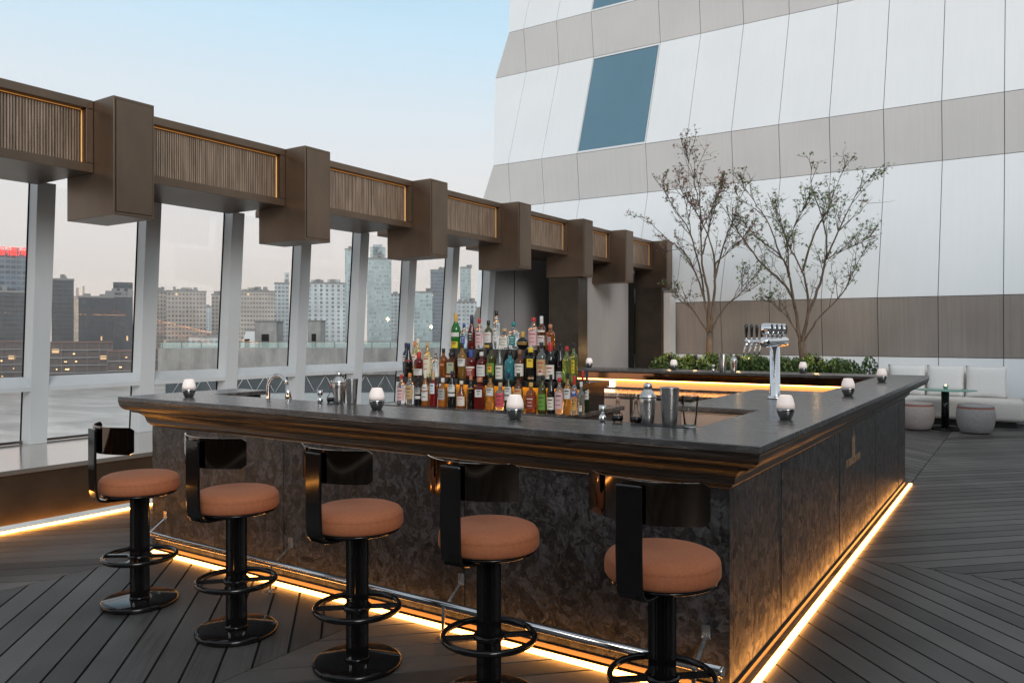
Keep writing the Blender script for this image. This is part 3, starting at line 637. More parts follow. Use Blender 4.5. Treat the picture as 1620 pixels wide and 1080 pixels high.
def shaker(x, y, s, lab):
    t = thing('cocktail_shaker', lab, 'cocktail shaker', (x, y, 1.1), 0, 'steel cocktail shakers')
    MB().lathe([(0, .001), (.027, .001), (.030, .005), (.034, .05), (.0395, .10), (.0415, .125), (.0405, .128), (.0385, .129)], n=36).build('tin', M['steel'], t)
    MB().lathe([(.0385, .129), (.042, .130), (.042, .136), (.038, .146), (.029, .160), (.021, .168), (.020, .176)], n=36).build('strainer', M['steel'], t)
    MB().lathe([(.0215, .176), (.0215, .190), (.0195, .199), (.012, .2045), (0, .206)], n=28).build('cap', M['steel'], t); t.scale = (s, s, s)
def tin(x, y, s, lab):
    t = MB().lathe([(0, .001), (.029, .001), (.031, .004), (.0425, .168), (.0432, .170), (.0415, .170), (.030, .01), (0, .008)], n=40).build('mixing_tin', M['steel'])
    t.location = (x, y, 1.1); t.scale = (s, s, s); tag(t, lab, 'mixing tin', 'steel mixing tins')
def jigger(x, y, s, lab):
    t = thing('jigger', lab, 'jigger', (x, y, 1.1), 0, 'steel jiggers')
    MB().lathe([(.0, .002), (.012, .001), (.0175, .008), (.019, .018), (.015, .030), (.006, .040)], n=28).build('lower_cup', M['chrome'], t)
    MB().lathe([(.006, .040), (.015, .052), (.0185, .057), (.0185, .083), (.017, .083), (.016, .058), (0, .055)], n=28).build('upper_cup', M['steel'], t); t.scale = (s, s, s)
def cruet(x, y, lab):
    t = thing('bitters_bottle', lab, 'bitters bottle', (x, y, 1.1), 0, 'dark bitters cruets')
    MB().lathe([(0, .002), (.023, .001), (.025, .006), (.029, .020), (.027, .034), (.014, .056), (.0095, .070), (.009, .108)], n=28).build('flask', M['clear'], t)
    MB().lathe([(0, .006), (.0215, .006), (.0255, .020), (.025, .032), (.0, .034)], n=28).build('bitters', M['balsam'], t)
    MB().lathe([(.0075, .095), (.0085, .112), (.0085, .122), (0, .124)], n=14).build('stopper', M['corkpour'], t)
    MB().tube([(0, 0, .123), (.001, 0, .145)], .0022, 8).build('dasher', M['chrome'], t)
jigger(-1.80, 3.57, 1.0, 'steel jigger on the front counter, right of the bottles')
cruet(-1.73, 3.60, 'dark bitters cruet next to the jigger, left of a matching pair'); cruet(-1.625, 3.59, 'dark bitters cruet beside the large shaker, right of a matching pair')
shaker(-1.555, 3.575, 1.0, 'brushed cocktail shaker on the front counter, closest to the beer tower'); tin(-1.44, 3.57, 1.1, 'tall steel mixing tin between the near shaker and the empty pint glass')
gl_ = thing('pint_glass', 'empty clear pint glass on the front counter beside the mixing tin', 'glass', (-1.335, 3.565, 1.1))
MB().lathe([(.0275, .003), (.0405, .150), (.0395, .1515)], n=40).torus((0, 0, .151), .0400, .0009, .0009, 40, 6).build('glass', M['clear'], gl_)
MB().lathe([(0, .001), (.027, .001), (.0280, .006), (.0275, .014), (0, .016)], n=40).build('thick_base', mat('glass_base', (.75, .78, .78), .08, spec=.8), gl_)
jigger(-3.83, 3.55, 1.0, 'steel jigger at the left, behind the front counter edge'); cruet(-3.78, 3.60, 'dark bitters cruet half hidden behind the left shaker')
shaker(-3.69, 3.58, 1.0, 'brushed cocktail shaker left of the bottle display'); tin(-3.585, 3.59, .95, 'steel mixing tin beside the left-hand shaker')
jigger(-3.12, 9.10, 1.05, 'tiny steel jigger on the far counter before the hedge'); tin(-3.0, 9.08, 1.25, 'steel mixing tin on the far counter before the hedge'); shaker(-2.86, 9.05, 1.05, 'small far cocktail shaker in front of the hedge')
# mat under the glass
tag(MB().box(-1.62, -1.33, 3.52, 3.615, 1.1005, 1.1035).build('bar_mat', mat('rubber_mat', (.02, .02, .022), .6)), 'black rubber bar mat under the near shaker and pint glass', 'bar mat')

# faucet
fa = thing('sink_faucet', 'arched brushed steel faucet rising behind the front counter', 'faucet', (-4.52, 3.70, .84))
pts = [(0, 0, .0), (0, 0, .33)]+[(.083-.083*math.cos(a), .01*a, .33+.083*math.sin(a)) for a in [R(15*k) for k in range(1, 12)]]
MB().tube(pts, .0135, 16).build('neck', M['rail'], fa); MB().lathe([(.022, 0), (.022, .02), (.014, .05)], n=20).build('base', M['rail'], fa)
e_ = Vector(pts[-1]); MB().tube([e_, e_+Vector((.012, .002, -.06)), e_+Vector((.020, .003, -.11))], [.0125, .017, .019], 16).build('spray_head', M['rail'], fa)

# beer tower
bt = thing('beer_tower', 'chrome draught tower with four black tap handles on the right-hand counter', 'beer tap', (-1.45, 5.50, 1.1))
MB().lathe([(0, 0), (.05, 0), (.052, .006), (.048, .014), (.038, .018), (.0345, .022), (.0335, .36)], n=40).build('column', M['chrome'], bt)
cyl = []
for a in range(0, 7): cyl.append((-.245-.036*math.cos(R(15*a)), .0365*math.sin(R(15*a))+.0001))
cyl2 = [(-y, r) for y, r in cyl[::-1]]
pf = cyl+cyl2; m_ = MB(); n = 32; vs = []; fs = []
for (y, r) in pf:
    for k in range(n): a = 2*math.pi*k/n; vs.append((r*math.cos(a), y, .392+r*math.sin(a)))
fs = [(i*n+k, i*n+(k+1) % n, (i+1)*n+(k+1) % n, (i+1)*n+k) for i in range(len(pf)-1) for k in range(n)]
m_.add(vs, fs, True).build('crossbar', M['chrome'], bt)
M['handle'] = mat('black_handle', (.01, .01, .01), .2, coat=.6)
for k, y in enumerate((-.185, -.062, .062, .185)):
    f = MB(); f.tube([(-.034, y, .392), (-.06, y, .392), (-.062, y, .392), (-.15, y, .398)], [.014, .014, .010, .010], 14)
    f.tube([(-.135, y, .39), (-.145, y, .36), (-.156, y, .325), (-.160, y, .300)], [.009, .008, .0065, .006], 12); f.tube([(-.140, y, .395), (-.142, y, .425)], .006, 10)
    tp = f.build('tap', M['chrome'], bt)
    h = MB().lathe([(.0, 0), (.007, 0), (.0085, .01), (.0125, .05), (.0125, .078), (.009, .088), (0, .092)], c=(-.142, y, .423), n=16).build('tap_handle', M['handle'], bt); h.parent = tp
    d = MB(); n = 32; vs = []
    for (x, r) in ((.018, 0), (.018, .036), (.010, .040), (-.040, .040), (-.046, .036), (-.046, 0)):
        for q_ in range(n): a = 2*math.pi*q_/n; vs.append((x+.012, y+max(r, .0005)*math.cos(a), .478+max(r, .0005)*math.sin(a)))
    d.add(vs, [(i*n+q_, i*n+(q_+1) % n, (i+1)*n+(q_+1) % n, (i+1)*n+q_) for i in range(5) for q_ in range(n)], True)
    d.tube([(-.002, y, .425), (-.002, y, .445)], .008, 10)
    md = d.build('medallion', M['chrome'], bt); ms_ = md.modifiers.new('e', 'EDGE_SPLIT'); ms_.split_angle = R(35)
    fcs = MB(); vs = [(.0305, y+.031*math.cos(2*math.pi*q_/n), .478+.031*math.sin(2*math.pi*q_/n)) for q_ in range(n)]
    fcs.add(vs, [tuple(range(n))]).build('medallion_face', M['steeldk'], bt).parent = md

# ------------------------------------------------------------------ bottle display
isl = thing('bottle_island', 'dark stone island in the middle of the bar carrying the bottle display', 'island', (-4.0, 5.9, 0))
IO = (-4.0, 5.9, 0)
MB().box(-5.02, -3.03, 5.36, 6.45, .862, .90).build('top', M['stone'], isl, IO, bevel=.003)
MB().box(-4.98, -3.06, 5.40, 6.42, .0, .860).build('body', M['panel'], isl, IO)
shf = thing('bottle_shelf', 'black stepped shelf holding three rows of spirit bottles', 'shelf', (-4.0, 5.9, .9))
SO = (-4.0, 5.9, .9); T2, T3 = 1.145, 1.409
xa = ony(627, 600, 5.62).x; xb = ony(921, 600, 5.62).x; xc = ony(711, 560, 5.86).x; xd = ony(884, 560, 5.86).x
M['shelfblk'] = mat('black_acrylic', (.012, .012, .012), .15)
MB().box(xa, xb, 5.62, 6.12, T2-.052, T2).build('lower_step', M['shelfblk'], shf, SO, bevel=.002)
MB().box(xc, xd, 5.86, 6.10, T2+.002, T3).build('upper_step', M['shelfblk'], shf, SO, bevel=.002)
for X in (xa+.03, xb-.05): MB().box(X, X+.02, 5.66, 6.08, .9, T2-.054).build('leg', M['shelfblk'], shf, SO)
MB().box(xa+.25, xb-.12, 6.02, 6.03, .902, T2-.056).build('back_panel', mat('amber_acrylic', (.75, .45, .08), .3), shf, SO)
MB().box(xa+.27, xb-.14, 5.96, 5.975, T2-.060, T2-.0535).build('light_strip', mat('led_shelf', (1, .7, .3), .5, emit=(1, .55, .15), es=9), shf, SO)

BM = {}
def gmat(key, c, tr=.55, r=.04):
    if key not in BM: BM[key] = mat('bottle_'+key, c, r, trans=tr, ior=1.4, spec=.5, coat=.3)
    return BM[key]
G_ = {'clear': ((.93, .95, .95), .92), 'pinkclear': ((.93, .85, .84), .9), 'green': ((.02, .22, .03), .5), 'darkgreen': ((.02, .035, .015), .2), 'olive': ((.09, .09, .02), .4), 'amber': ((.38, .11, .02), .6),
      'gold': ((.62, .34, .07), .7), 'paleyellow': ((.9, .78, .38), .8), 'brown': ((.14, .045, .015), .4), 'darkred': ((.16, .015, .012), .4), 'red': ((.26, .012, .012), .45), 'black': ((.01, .009, .009), 0),
      'navy': ((.02, .025, .07), .1), 'turq': ((.08, .42, .48), .6), 'smoke': ((.36, .40, .38), .75), 'lime': ((.42, .52, .13), .8), 'blueclear': ((.75, .85, .95), .9), 'orange': ((.58, .22, .035), .6)}
C_ = {'red': (.5, .02, .02), 'black': (.012, .012, .012), 'white': (.68, .67, .64), 'navy': (.015, .02, .07), 'gold': (.6, .36, .08), 'orange': (.7, .22, .04), 'tan': (.55, .36, .18), 'copper': (.5, .2, .1), 'cream': (.72, .66, .5),
      'blue': (.03, .08, .35), 'teal': (.02, .22, .22), 'cork': (.5, .36, .22), 'pink': (.68, .45, .45), 'yellow': (.8, .55, .03), 'green': (.13, .3, .04), 'kraft': (.5, .33, .16), 'grey': (.35, .35, .35), 'darkredlab': (.25, .03, .02), 'sage': (.38, .40, .27), 'palered': (.6, .08, .1), 'paleblue': (.6, .72, .78), 'ivory': (.75, .71, .62)}
def cmat(k, rough=.35):
    n = 'paint_'+k
    if n not in BM: BM[n] = mat(n, C_[k], rough)
    return BM[n]
INK = mat('label_ink', (.03, .03, .035), .5); INKR = mat('label_red_ink', (.5, .04, .03), .5)
def profile(kind, r, h):
    if kind == 'std': return [(0, 0), (.92*r, 0), (r, .012*h), (r, .60*h), (.93*r, .655*h), (.62*r, .71*h), (.36*r, .765*h), (.34*r, .90*h)]
    if kind == 'wine': return [(0, 0), (.93*r, 0), (r, .01*h), (r, .52*h), (.90*r, .60*h), (.62*r, .68*h), (.40*r, .76*h), (.34*r, .90*h)]
    if kind == 'flute': return [(0, 0), (.93*r, 0), (r, .01*h), (r, .42*h), (.80*r, .56*h), (.50*r, .70*h), (.34*r, .80*h), (.32*r, .92*h)]
    if kind == 'short': return [(0, 0), (.92*r, 0), (r, .015*h), (r, .58*h), (.95*r, .64*h), (.70*r, .70*h), (.36*r, .745*h), (.34*r, .88*h)]
    if kind == 'square': return [(0, 0), (.96*r, 0), (r, .01*h), (r, .68*h), (.94*r, .72*h), (.40*r, .76*h), (.36*r, .88*h)]
    if kind == 'bell': return [(0, 0), (.93*r, 0), (r, .02*h), (.97*r, .35*h), (.84*r, .50*h), (.58*r, .64*h), (.38*r, .74*h), (.34*r, .9*h)]
    if kind == 'round': return [(0, 0), (.45*r, 0), (.55*r, .01*h)]+[(max(.25*r, r*math.sin(R(a))), (.335-.335*math.cos(R(a)))*h) for a in (40, 60, 80, 100, 120, 140, 155)]+[(.28*r, .68*h), (.26*r, .8*h)]
    if kind == 'slim': return [(0, 0), (.94*r, 0), (r, .01*h), (r, .64*h), (.86*r, .70*h), (.5*r, .75*h), (.42*r, .78*h), (.40*r, .9*h)]
def bottle(px, top, base, wpx, Y, z0, kind, glass, cap, lab, desc, extra=None, capfrac=None):
    x = 600+px/4.5
    c = ony(x, 480+base/4.5, Y); D = c.x*fx+c.y*fy
    ang = math.atan((x-CX)/F)
    r = wpx/4.5*D/F/2*1.10*(1.22 if kind == 'square' else 1); zt = H-(480+top/4.5-HY)/F*D; h = max(.12, zt-z0)
    t = thing('spirit_bottle', desc, 'bottle', (c.x, Y, z0+.0006), 0, {1: 'bottles in the bottom row', 2: 'bottles in the middle row', 3: 'bottles in the top row'}[ROW])
    p = profile(kind, r, h); n = 20
    sq = kind == 'square'
    gc, gt = G_[glass]
    MB().lathe(p, n=4 if sq else n, smooth=not sq, a0=R(45) if sq else 0, a1=R(45)+2*math.pi if sq else 2*math.pi).build('body', gmat(glass, gc, gt), t, bevel=.004 if sq else 0)
    pr, pz = p[-1]; cr = max(pr*1.18, .0105); z_ = p[-2][1] if capfrac == 'long' else pz-.03*h
    MB().lathe([(cr*.98, z_), (cr, z_+.003), (cr, h-.004), (cr*.9, h), (0, h)], n=14).build('cap', cmat(cap), t)
    if lab:
        for (lc, f0, f1, *sp_) in lab:
            hw = R(sp_[0]) if sp_ else R(62); rr = r*(1.012) if not sq else r*math.cos(R(45))*1.03
            if sq:
                hwx = rr*.7; o_ = MB().box(-hwx, hwx, -rr-.0005, -rr+.001, f0*h, f1*h).build('label', cmat(lc, .55), t)
            else:
                fac = 1.0
                if kind == 'round': fac = 1.0
                a0 = R(-90)-(ang*.0)-hw-R(12); ps = []
                def rad(f):
                    z = f*h
                    for q in range(len(p)-1):
                        if p[q][1] <= z <= p[q+1][1] and p[q+1][1] > p[q][1]:
                            return p[q][0]+(p[q+1][0]-p[q][0])*(z-p[q][1])/(p[q+1][1]-p[q][1])
                    return r
                for k in range(5):
                    f = f0+(f1-f0)*k/4; ps.append((rad(f)+.0007, f*h))
                o_ = MB().lathe(ps, n=14, a0=a0, a1=a0+2*hw).build('label', cmat(lc, .55), t)
            # printed lines on the label
            dark = lc in ('black', 'darkredlab', 'navy', 'blue', 'teal')
            if f1-f0 > .12:
                ink = MB(); L_ = 1 if sq else (2 if f1-f0 < .25 else 3)
                for k in range(L_):
                    f = f1-(f1-f0)*(.22+.27*k); hh = .018 if k else .032; ww = (.55, .38, .46)[k]
                    if sq: ink.box(-hwx*ww, hwx*ww, -rr-.0012, -rr-.0007, f*h-hh*h/2, f*h+hh*h/2)
                    else: ink.lathe([(rad(f)+.0013, f*h-hh*h/2), (rad(f)+.0013, f*h+hh*h/2)], n=6, a0=R(-102)-hw*ww, a1=R(-102)+hw*ww)
                i_ = ink.build('print', cmat('ivory') if dark else (INK if (int(px) % 3) else INKR), t); i_.parent = o_
    if extra: text(extra[0], extra[1], extra[3] if len(extra) > 3 else INK, t, (0, 0, 0), (-.002, -r*(1.04 if not sq else .76)-.002, extra[2]*h), (R(90), 0, R(-12) if not sq else 0), .0004, 'label_text')
    t.rotation_euler.z = R(26)*(1 if not sq else .8)-R(0)
    return t
ROW = 1
B1 = [(157, 505, 718, 56, 'std', 'pinkclear', 'red', [('pink', .12, .55)], 'clear gin bottle with red cap and pink label, leftmost in the bottom row'),
 (218, 495, 722, 56, 'std', 'clear', 'orange', [('kraft', .18, .6)], 'clear bottle with orange cap and brown kraft label in the bottom row'),
 (277, 520, 725, 46, 'std', 'black', 'black', [('grey', .38, .60), ('white', .22, .32)], 'small black bottle with white band, third from left in the bottom row'),
 (328, 482, 730, 50, 'flute', 'orange', 'white', [('white', .14, .62)], 'clear and orange bottle with long white neck and white floral label', None, 'long'),
 (385, 485, 732, 52, 'std', 'red', 'tan', [('paleblue', .36, .66, 40)], 'red liqueur bottle with tan cap and small pale blue label', None, 'long'),
 (452, 530, 738, 62, 'short', 'orange', 'white', [('grey', .25, .62, 45)], 'squat orange whisky bottle with white cap and round grey label'),
 (518, 480, 742, 56, 'wine', 'black', 'navy', [('white', .42, .62), ('white', .30, .385)], 'black vermouth bottle with navy cap and white label, left of the amber glow'),
 (585, 550, 748, 62, 'bell', 'amber', 'cream', [('ivory', .08, .42)], 'bell-shaped amber bottle with cream stopper and ivory label'),
 (652, 515, 750, 46, 'slim', 'black', 'copper', [('gold', .6, .63)], 'slim black bottle with copper cap and thin gold band'),
 (715, 525, 752, 74, 'square', 'darkred', 'copper', [('white', .38, .62)], 'broad square dark red bottle with a small white number label', ('36', .022, .46)),
 (790, 495, 760, 56, 'std', 'gold', 'black', [('white', .38, .60)], 'golden bottle with black cap and small white label near the centre of the bottom row'),
 (862, 562, 760, 66, 'short', 'clear', 'cork', [('palered', .12, .62)], 'short clear gin bottle with cork stopper and red patterned label'),
 (920, 490, 763, 54, 'wine', 'darkgreen', 'navy', [('white', .42, .62), ('white', .28, .385)], 'dark green vermouth bottle with white label behind the front candle lamp'),
 (990, 495, 765, 58, 'short', 'brown', 'black', [('tan', .3, .6)], 'brown whisky bottle with black cap, partly hidden by the front candle lamp'),
 (1080, 562, 770, 70, 'short', 'amber', 'gold', [('darkredlab', .12, .55)], 'squat amber whisky bottle with gold cap and dark red label'),
 (1160, 510, 768, 56, 'std', 'olive', 'black', [('green', .08, .50)], 'olive glass bottle with bright green label in the bottom row'),
 (1222, 505, 765, 52, 'wine', 'black', 'black', [('ivory', .10, .42)], 'black bottle with ivory label and black capsule, right part of the bottom row'),
 (1282, 525, 783, 60, 'std', 'pinkclear', 'red', [('pink', .14, .60)], 'clear gin bottle with red cap and pink label, right part of the bottom row'),
 (1340, 495, 780, 50, 'std', 'gold', 'black', [('white', .38, .62)], 'golden bottle with white label, next to the slim blue-banded bottle'),
 (1388, 515, 770, 42, 'slim', 'clear', 'red', [('blue', .48, .62), ('gold', .12, .34, 40)], 'slim clear bottle with red neck and blue band', None, 'long'),
 (1437, 558, 752, 46, 'short', 'smoke', 'white', [('white', .12, .3, 25)], 'small smoky glass bottle with white cap near the right end of the bottom row')]
for b_ in B1: bottle(*b_[:4], 5.50, .90, *b_[4:])
for b_ in [(1448, 478, 742, 40, 'wine', 'black', 'red', [('ivory', .08, .5, 35)], 'black wine bottle with red capsule at the right end of the bottom row', None, 'long'),
           (1478, 470, 736, 42, 'wine', 'darkgreen', 'navy', [('white', .3, .6, 45)], 'dark wine bottle with blue capsule, rightmost of all the bottles', None, 'long')]: bottle(*b_[:4], 5.75, .90, *b_[4:])
ROW = 2
B2 = [(188, 280, 505, 40, 'std', 'navy', 'navy', [('white', .4, .6)], 'dark navy bottle half hidden at the left end of the middle row', 5.95),
 (208, 282, 515, 62, 'bell', 'black', 'navy', [('darkredlab', .45, .5)], 'black teardrop cognac bottle with navy cap at the left of the middle row', 5.72),
 (252, 272, 510, 42, 'std', 'paleyellow', 'orange', [('ivory', .3, .6)], 'pale yellow bottle with orange cap, half hidden in the middle row', 5.92),
 (275, 250, 512, 44, 'slim', 'paleyellow', 'cream', [('ivory', .2, .5)], 'tall pale gold bottle with cream wax cap in the middle row', 5.98),
 (283, 345, 516, 66, 'short', 'darkred', 'red', [('white', .06, .32)], 'squat dark red liqueur bottle with red neck and white label', 5.70),
 (342, 275, 525, 56, 'std', 'paleyellow', 'tan', [('cream', .10, .64)], 'pale yellow aperitif bottle with tan cap and red lettering on a cream label', 5.72),
 (403, 330, 525, 46, 'std', 'clear', 'grey', [('white', .2, .5, 30)], 'plain clear bottle with grey cap in the middle row', 5.72),
 (457, 320, 525, 56, 'std', 'amber', 'black', [('copper', .4, .48, 30)], 'amber bottle with black cap left of the square brown bottle', 5.72),
 (515, 350, 527, 74, 'square', 'brown', 'black', [('sage', .18, .62)], 'broad square brown bottle with wide black cap and sage label', 5.72),
 (590, 282, 530, 58, 'std', 'gold', 'black', [('white', .34, .56)], 'orange-gold bottle with black cap and white label in the middle row', 5.72),
 (652, 330, 530, 68, 'short', 'darkred', 'blue', [('darkredlab', .08, .36), ('ivory', .36, .42)], 'round-shouldered dark bottle with blue cap and red crest label', 5.72),
 (728, 345, 532, 66, 'short', 'darkred', 'white', [('white', .10, .52)], 'dark red bottle with white cap and white label in the middle row', 5.72),
 (795, 290, 535, 60, 'short', 'olive', 'black', [('green', .12, .46), ('yellow', .2, .36, 25)], 'olive bottle with green and yellow label in the middle row', 5.72),
 (857, 300, 537, 56, 'flute', 'smoke', 'cream', [('ivory', .02, .42)], 'tall grey flute bottle with pale label in the middle row', 5.72),
 (930, 335, 540, 70, 'short', 'turq', 'black', [('turq2', .02, .02)], 'turquoise gin bottle with dark shoulders in the middle row', 5.72),
 (1000, 330, 540, 68, 'short', 'brown', 'clearcap', [('ivory', .14, .55)], 'brown whiskey bottle with house-shaped cream label', 5.72),
 (1078, 312, 543, 66, 'square', 'black', 'yellow', [('yellow', .40, .66)], 'square black bottle with yellow cap and yellow label', 5.72),
 (1155, 275, 535, 68, 'short', 'smoke', 'black', [('kraft', .14, .56), ('white', .16, .3, 28)], 'clear bottle with black cap and kraft paper label in the middle row', 5.72),
 (1218, 275, 530, 66, 'wine', 'black', 'red', [('ivory', .06, .42)], 'black wine bottle with red capsule and ivory drawn label', 5.74),
 (1288, 285, 527, 54, 'wine', 'black', 'black', [('white', .04, .26)], 'slender black wine bottle with low white label', 5.78),
 (1335, 305, 525, 60, 'std', 'lime', 'red', [('lime2', .1, .1)], 'lime green liqueur bottle with red cap at the right of the middle row', 5.76),
 (1384, 280, 520, 50, 'std', 'lime', 'black', [('yellow', .2, .55, 25)], 'yellow-green bottle with black cap, rightmost of the middle row', 5.90)]
C_['clearcap'] = (.25, .12, .06)
for b_ in B2:
    lab = [l for l in b_[7] if l[2]-l[1] > .001]
    bottle(*b_[:4], b_[9], T2, b_[4], b_[5], b_[6], lab, b_[8], ('LILLET', .017, .52, INKR) if b_[0] == 342 else None, 'long' if b_[0] in (283, 652, 1218) else None)
ROW = 3
B3 = [(545, 72, 322, 64, 'wine', 'green', 'gold', [('yellow', .02, .2, 45), ('white', .34, .46)], 'tall bright green vermouth bottle with gold cap at the left of the top row', None, 'long'),
 (603, 145, 320, 48, 'std', 'blueclear', 'blue', [('blue', .2, .5, 35)], 'clear bottle with blue label standing behind the green bottle'),
 (658, 82, 322, 58, 'bell', 'darkred', 'navy', [('black', .2, .5, 35)], 'teardrop dark red cognac bottle with navy cap in the top row', None, 'long'),
 (713, 108, 322, 56, 'std', 'pinkclear', 'red', [('pink', .12, .55)], 'clear gin bottle with red cap and pink label, left half of the top row'),
 (777, 120, 321, 56, 'short', 'olive', 'black', [('white', .22, .58), ('gold', .05, .14)], 'olive bottle with white label and black cap in the top row'),
 (833, 52, 325, 50, 'slim', 'clear', 'black', [('white', .2, .55, 22)], 'tallest slim clear bottle with black cap in the middle of the top row'),
 (892, 178, 323, 74, 'short', 'clear', 'tan', [('ivory', .08, .58)], 'short clear bottle with tan stopper and ivory label in the top row'),
 (957, 132, 325, 72, 'short', 'clear', 'teal', [('teal', .15, .50, 35)], 'clear bottle with teal cap and teal label in the top row'),
 (1022, 200, 322, 84, 'round', 'black', 'gold', [('gold', .27, .31), ('gold', .37, .41)], 'round black bottle with gold bands and gold stopper in the top row', None, 'long'),
 (1098, 100, 322, 70, 'std', 'pinkclear', 'red', [('pink', .12, .58)], 'large clear gin bottle with red cap, right half of the top row'),
 (1155, 90, 320, 56, 'std', 'brown', 'white', [('white', .12, .42), ('ivory', .52, .58)], 'dark brown bottle with white neck and white label in the top row', None, 'long'),
 (1218, 148, 324, 62, 'short', 'amber', 'copper', [('grey', .2, .5, 20)], 'amber bottle with copper stopper at the right end of the top row')]
for b_ in B3: bottle(*b_[:4], 5.95, T3, *b_[4:])

# ------------------------------------------------------------------ lounge corner
sf = thing('sofa', 'cream upholstered lounge sofa on a black plinth against the white tower wall', 'sofa', (-1.2, 15.6, 0)); FO = (-1.2, 15.6, 0)
def soft(mb_, name, m, parent, org, bev=.05, seg=4):
    o = mb_.build(name, m, None if parent is None else parent, org, bevel=bev, seg=seg)
    for p in o.data.polygons: p.use_smooth = True
    return o
MB().box(-2.35, -.14, 15.3, 16.0, .0, .10).build('plinth', M['plinth'], sf, FO)
soft(MB().box(-2.42, -.02, 15.18, 16.02, .10, .465), 'seat', M['fabc'], sf, FO, .08)
soft(MB().hexa([(-2.42, 15.82, .44), (-.30, 15.82, .44), (-.30, 16.10, .44), (-2.42, 16.10, .44)], [(-2.42, 15.90, .92), (-.36, 15.90, .92), (-.36, 16.12, .92), (-2.42, 16.12, .92)]), 'backrest', M['fabc'], sf, FO, .09)
def pillow(x0, x1, lab, m, tilt=R(-14), h=.56, y=15.64):
    n = 14; vs = []; fs = []; W = (x1-x0)
    for sgn in (1, -1):
        for i in range(n+1):
            for j in range(n+1):
                u, v = -1+2*i/n, -1+2*j/n
                pinch = 1-.055*(1-abs(v)**2)*abs(u)**6; pv = 1-.05*(1-abs(u)**2)*abs(v)**6
                th = .085*((1-abs(u)**3.0)*(1-abs(v)**3.0))**.5
                vs.append((u*W/2*pinch, -sgn*th, h/2+v*h/2*pv))
    K = (n+1)**2
    for s_ in (0, 1):
        for i in range(n):
            for j in range(n):
                a = s_*K+i*(n+1)+j; f = (a, a+n+1, a+n+2, a+1); fs.append(f if s_ == 0 else f[::-1])
    o = MB().add(vs, fs, True).build('cushion', m); bm = bmesh.new(); bm.from_mesh(o.data); bmesh.ops.remove_doubles(bm, verts=bm.verts, dist=.0015); bmesh.ops.recalc_face_normals(bm, faces=bm.faces); bm.to_mesh(o.data); bm.free()
    o.location = ((x0+x1)/2, y, .46); o.rotation_euler = (tilt, 0, 0); tag(o, lab, 'cushion', 'square cushions on the sofa'); return o
pillow(-2.12, -1.50, 'left white cushion on the sofa, half hidden by the bar top', M['fabw']); pillow(-1.49, -.90, 'middle white cushion on the sofa behind the glass table', M['fabw']); pillow(-.89, -.27, 'right white cushion on the sofa, next to its bare back', M['fabw'])
def pouf(x, y, lab, m):
    t = thing('pouf', lab, 'pouf', (x, y, 0), 0, 'round upholstered poufs')
    MB().lathe([(0, .012), (.19, .012), (.215, .03), (.25, .12), (.27, .22), (.272, .30), (.262, .375), (.255, .392), (.0, .392)], n=40).build('body', m, t)
    MB().lathe([(.0, .012), (.17, .0), (.19, .012)], n=30).build('foot', M['plinth'], t)
    MB().torus((0, 0, .397), .252, .008, .008, 40, 6).build('piping', M['coral'], t)
    MB().lathe([(.0, .402), (.24, .402), (.254, .414), (.252, .432), (.235, .448), (.18, .458), (0, .462)], n=40).build('seat', m, t)
pouf(-.665, 14.22, 'grey round pouf with coral piping, right of the glass table', M['fabg']); pouf(-1.50, 14.25, 'blush grey round pouf left of the glass table, partly behind the bar', M['fabp'])
tb = thing('side_table', 'round green glass table with a dark metal column in front of the sofa', 'table', (-1.11, 14.55, 0))
m = M['greenglass'] = mat('green_glass', (.30, .62, .52), .06, trans=.5, ior=1.45)
MB().lathe([(0, .640), (.455, .640), (.46, .644), (.46, .650), (.455, .654), (0, .654)], n=56).build('tabletop', m, tb)
MB().lathe([(.058, .02), (.058, .64)], n=28, smooth=True).build('column', M['blackgloss'], tb)
k_ = MB(); k_.torus((0, 0, .014), .25, .014, .012, 48, 8)
for k in range(4): a = R(90*k+20); k_.tube([(.05*math.cos(a), .05*math.sin(a), .014), (.245*math.cos(a), .245*math.sin(a), .014)], .010, 6)
k_.build('base', M['blackgloss'], tb)
tl = thing('tealight', 'small lit green glass tealight on the round glass table', 'tealight', (-1.10, 14.5, .6545))
MB().lathe([(0, 0), (.024, 0), (.030, .01), (.042, .06), (.038, .06), (.027, .014), (0, .012)], n=24).build('cup', M['greenglass'], tl)
MB().lathe([(0, .045), (.008, .052), (.009, .065), (0, .085)], n=10).build('flame', M['flame'], tl)
pb = thing('planter_box', 'low dark planter box with a pale rim right of the sofa', 'planter', (.7, 15.9, 0))
MB().box(.10, 1.6, 15.62, 16.06, 0, .55).build('box', M['benchside'], pb, (.7, 15.9, 0)); MB().box(.08, 1.62, 15.60, 16.08, .552, .60).build('rim', M['concrete'], pb, (.7, 15.9, 0))

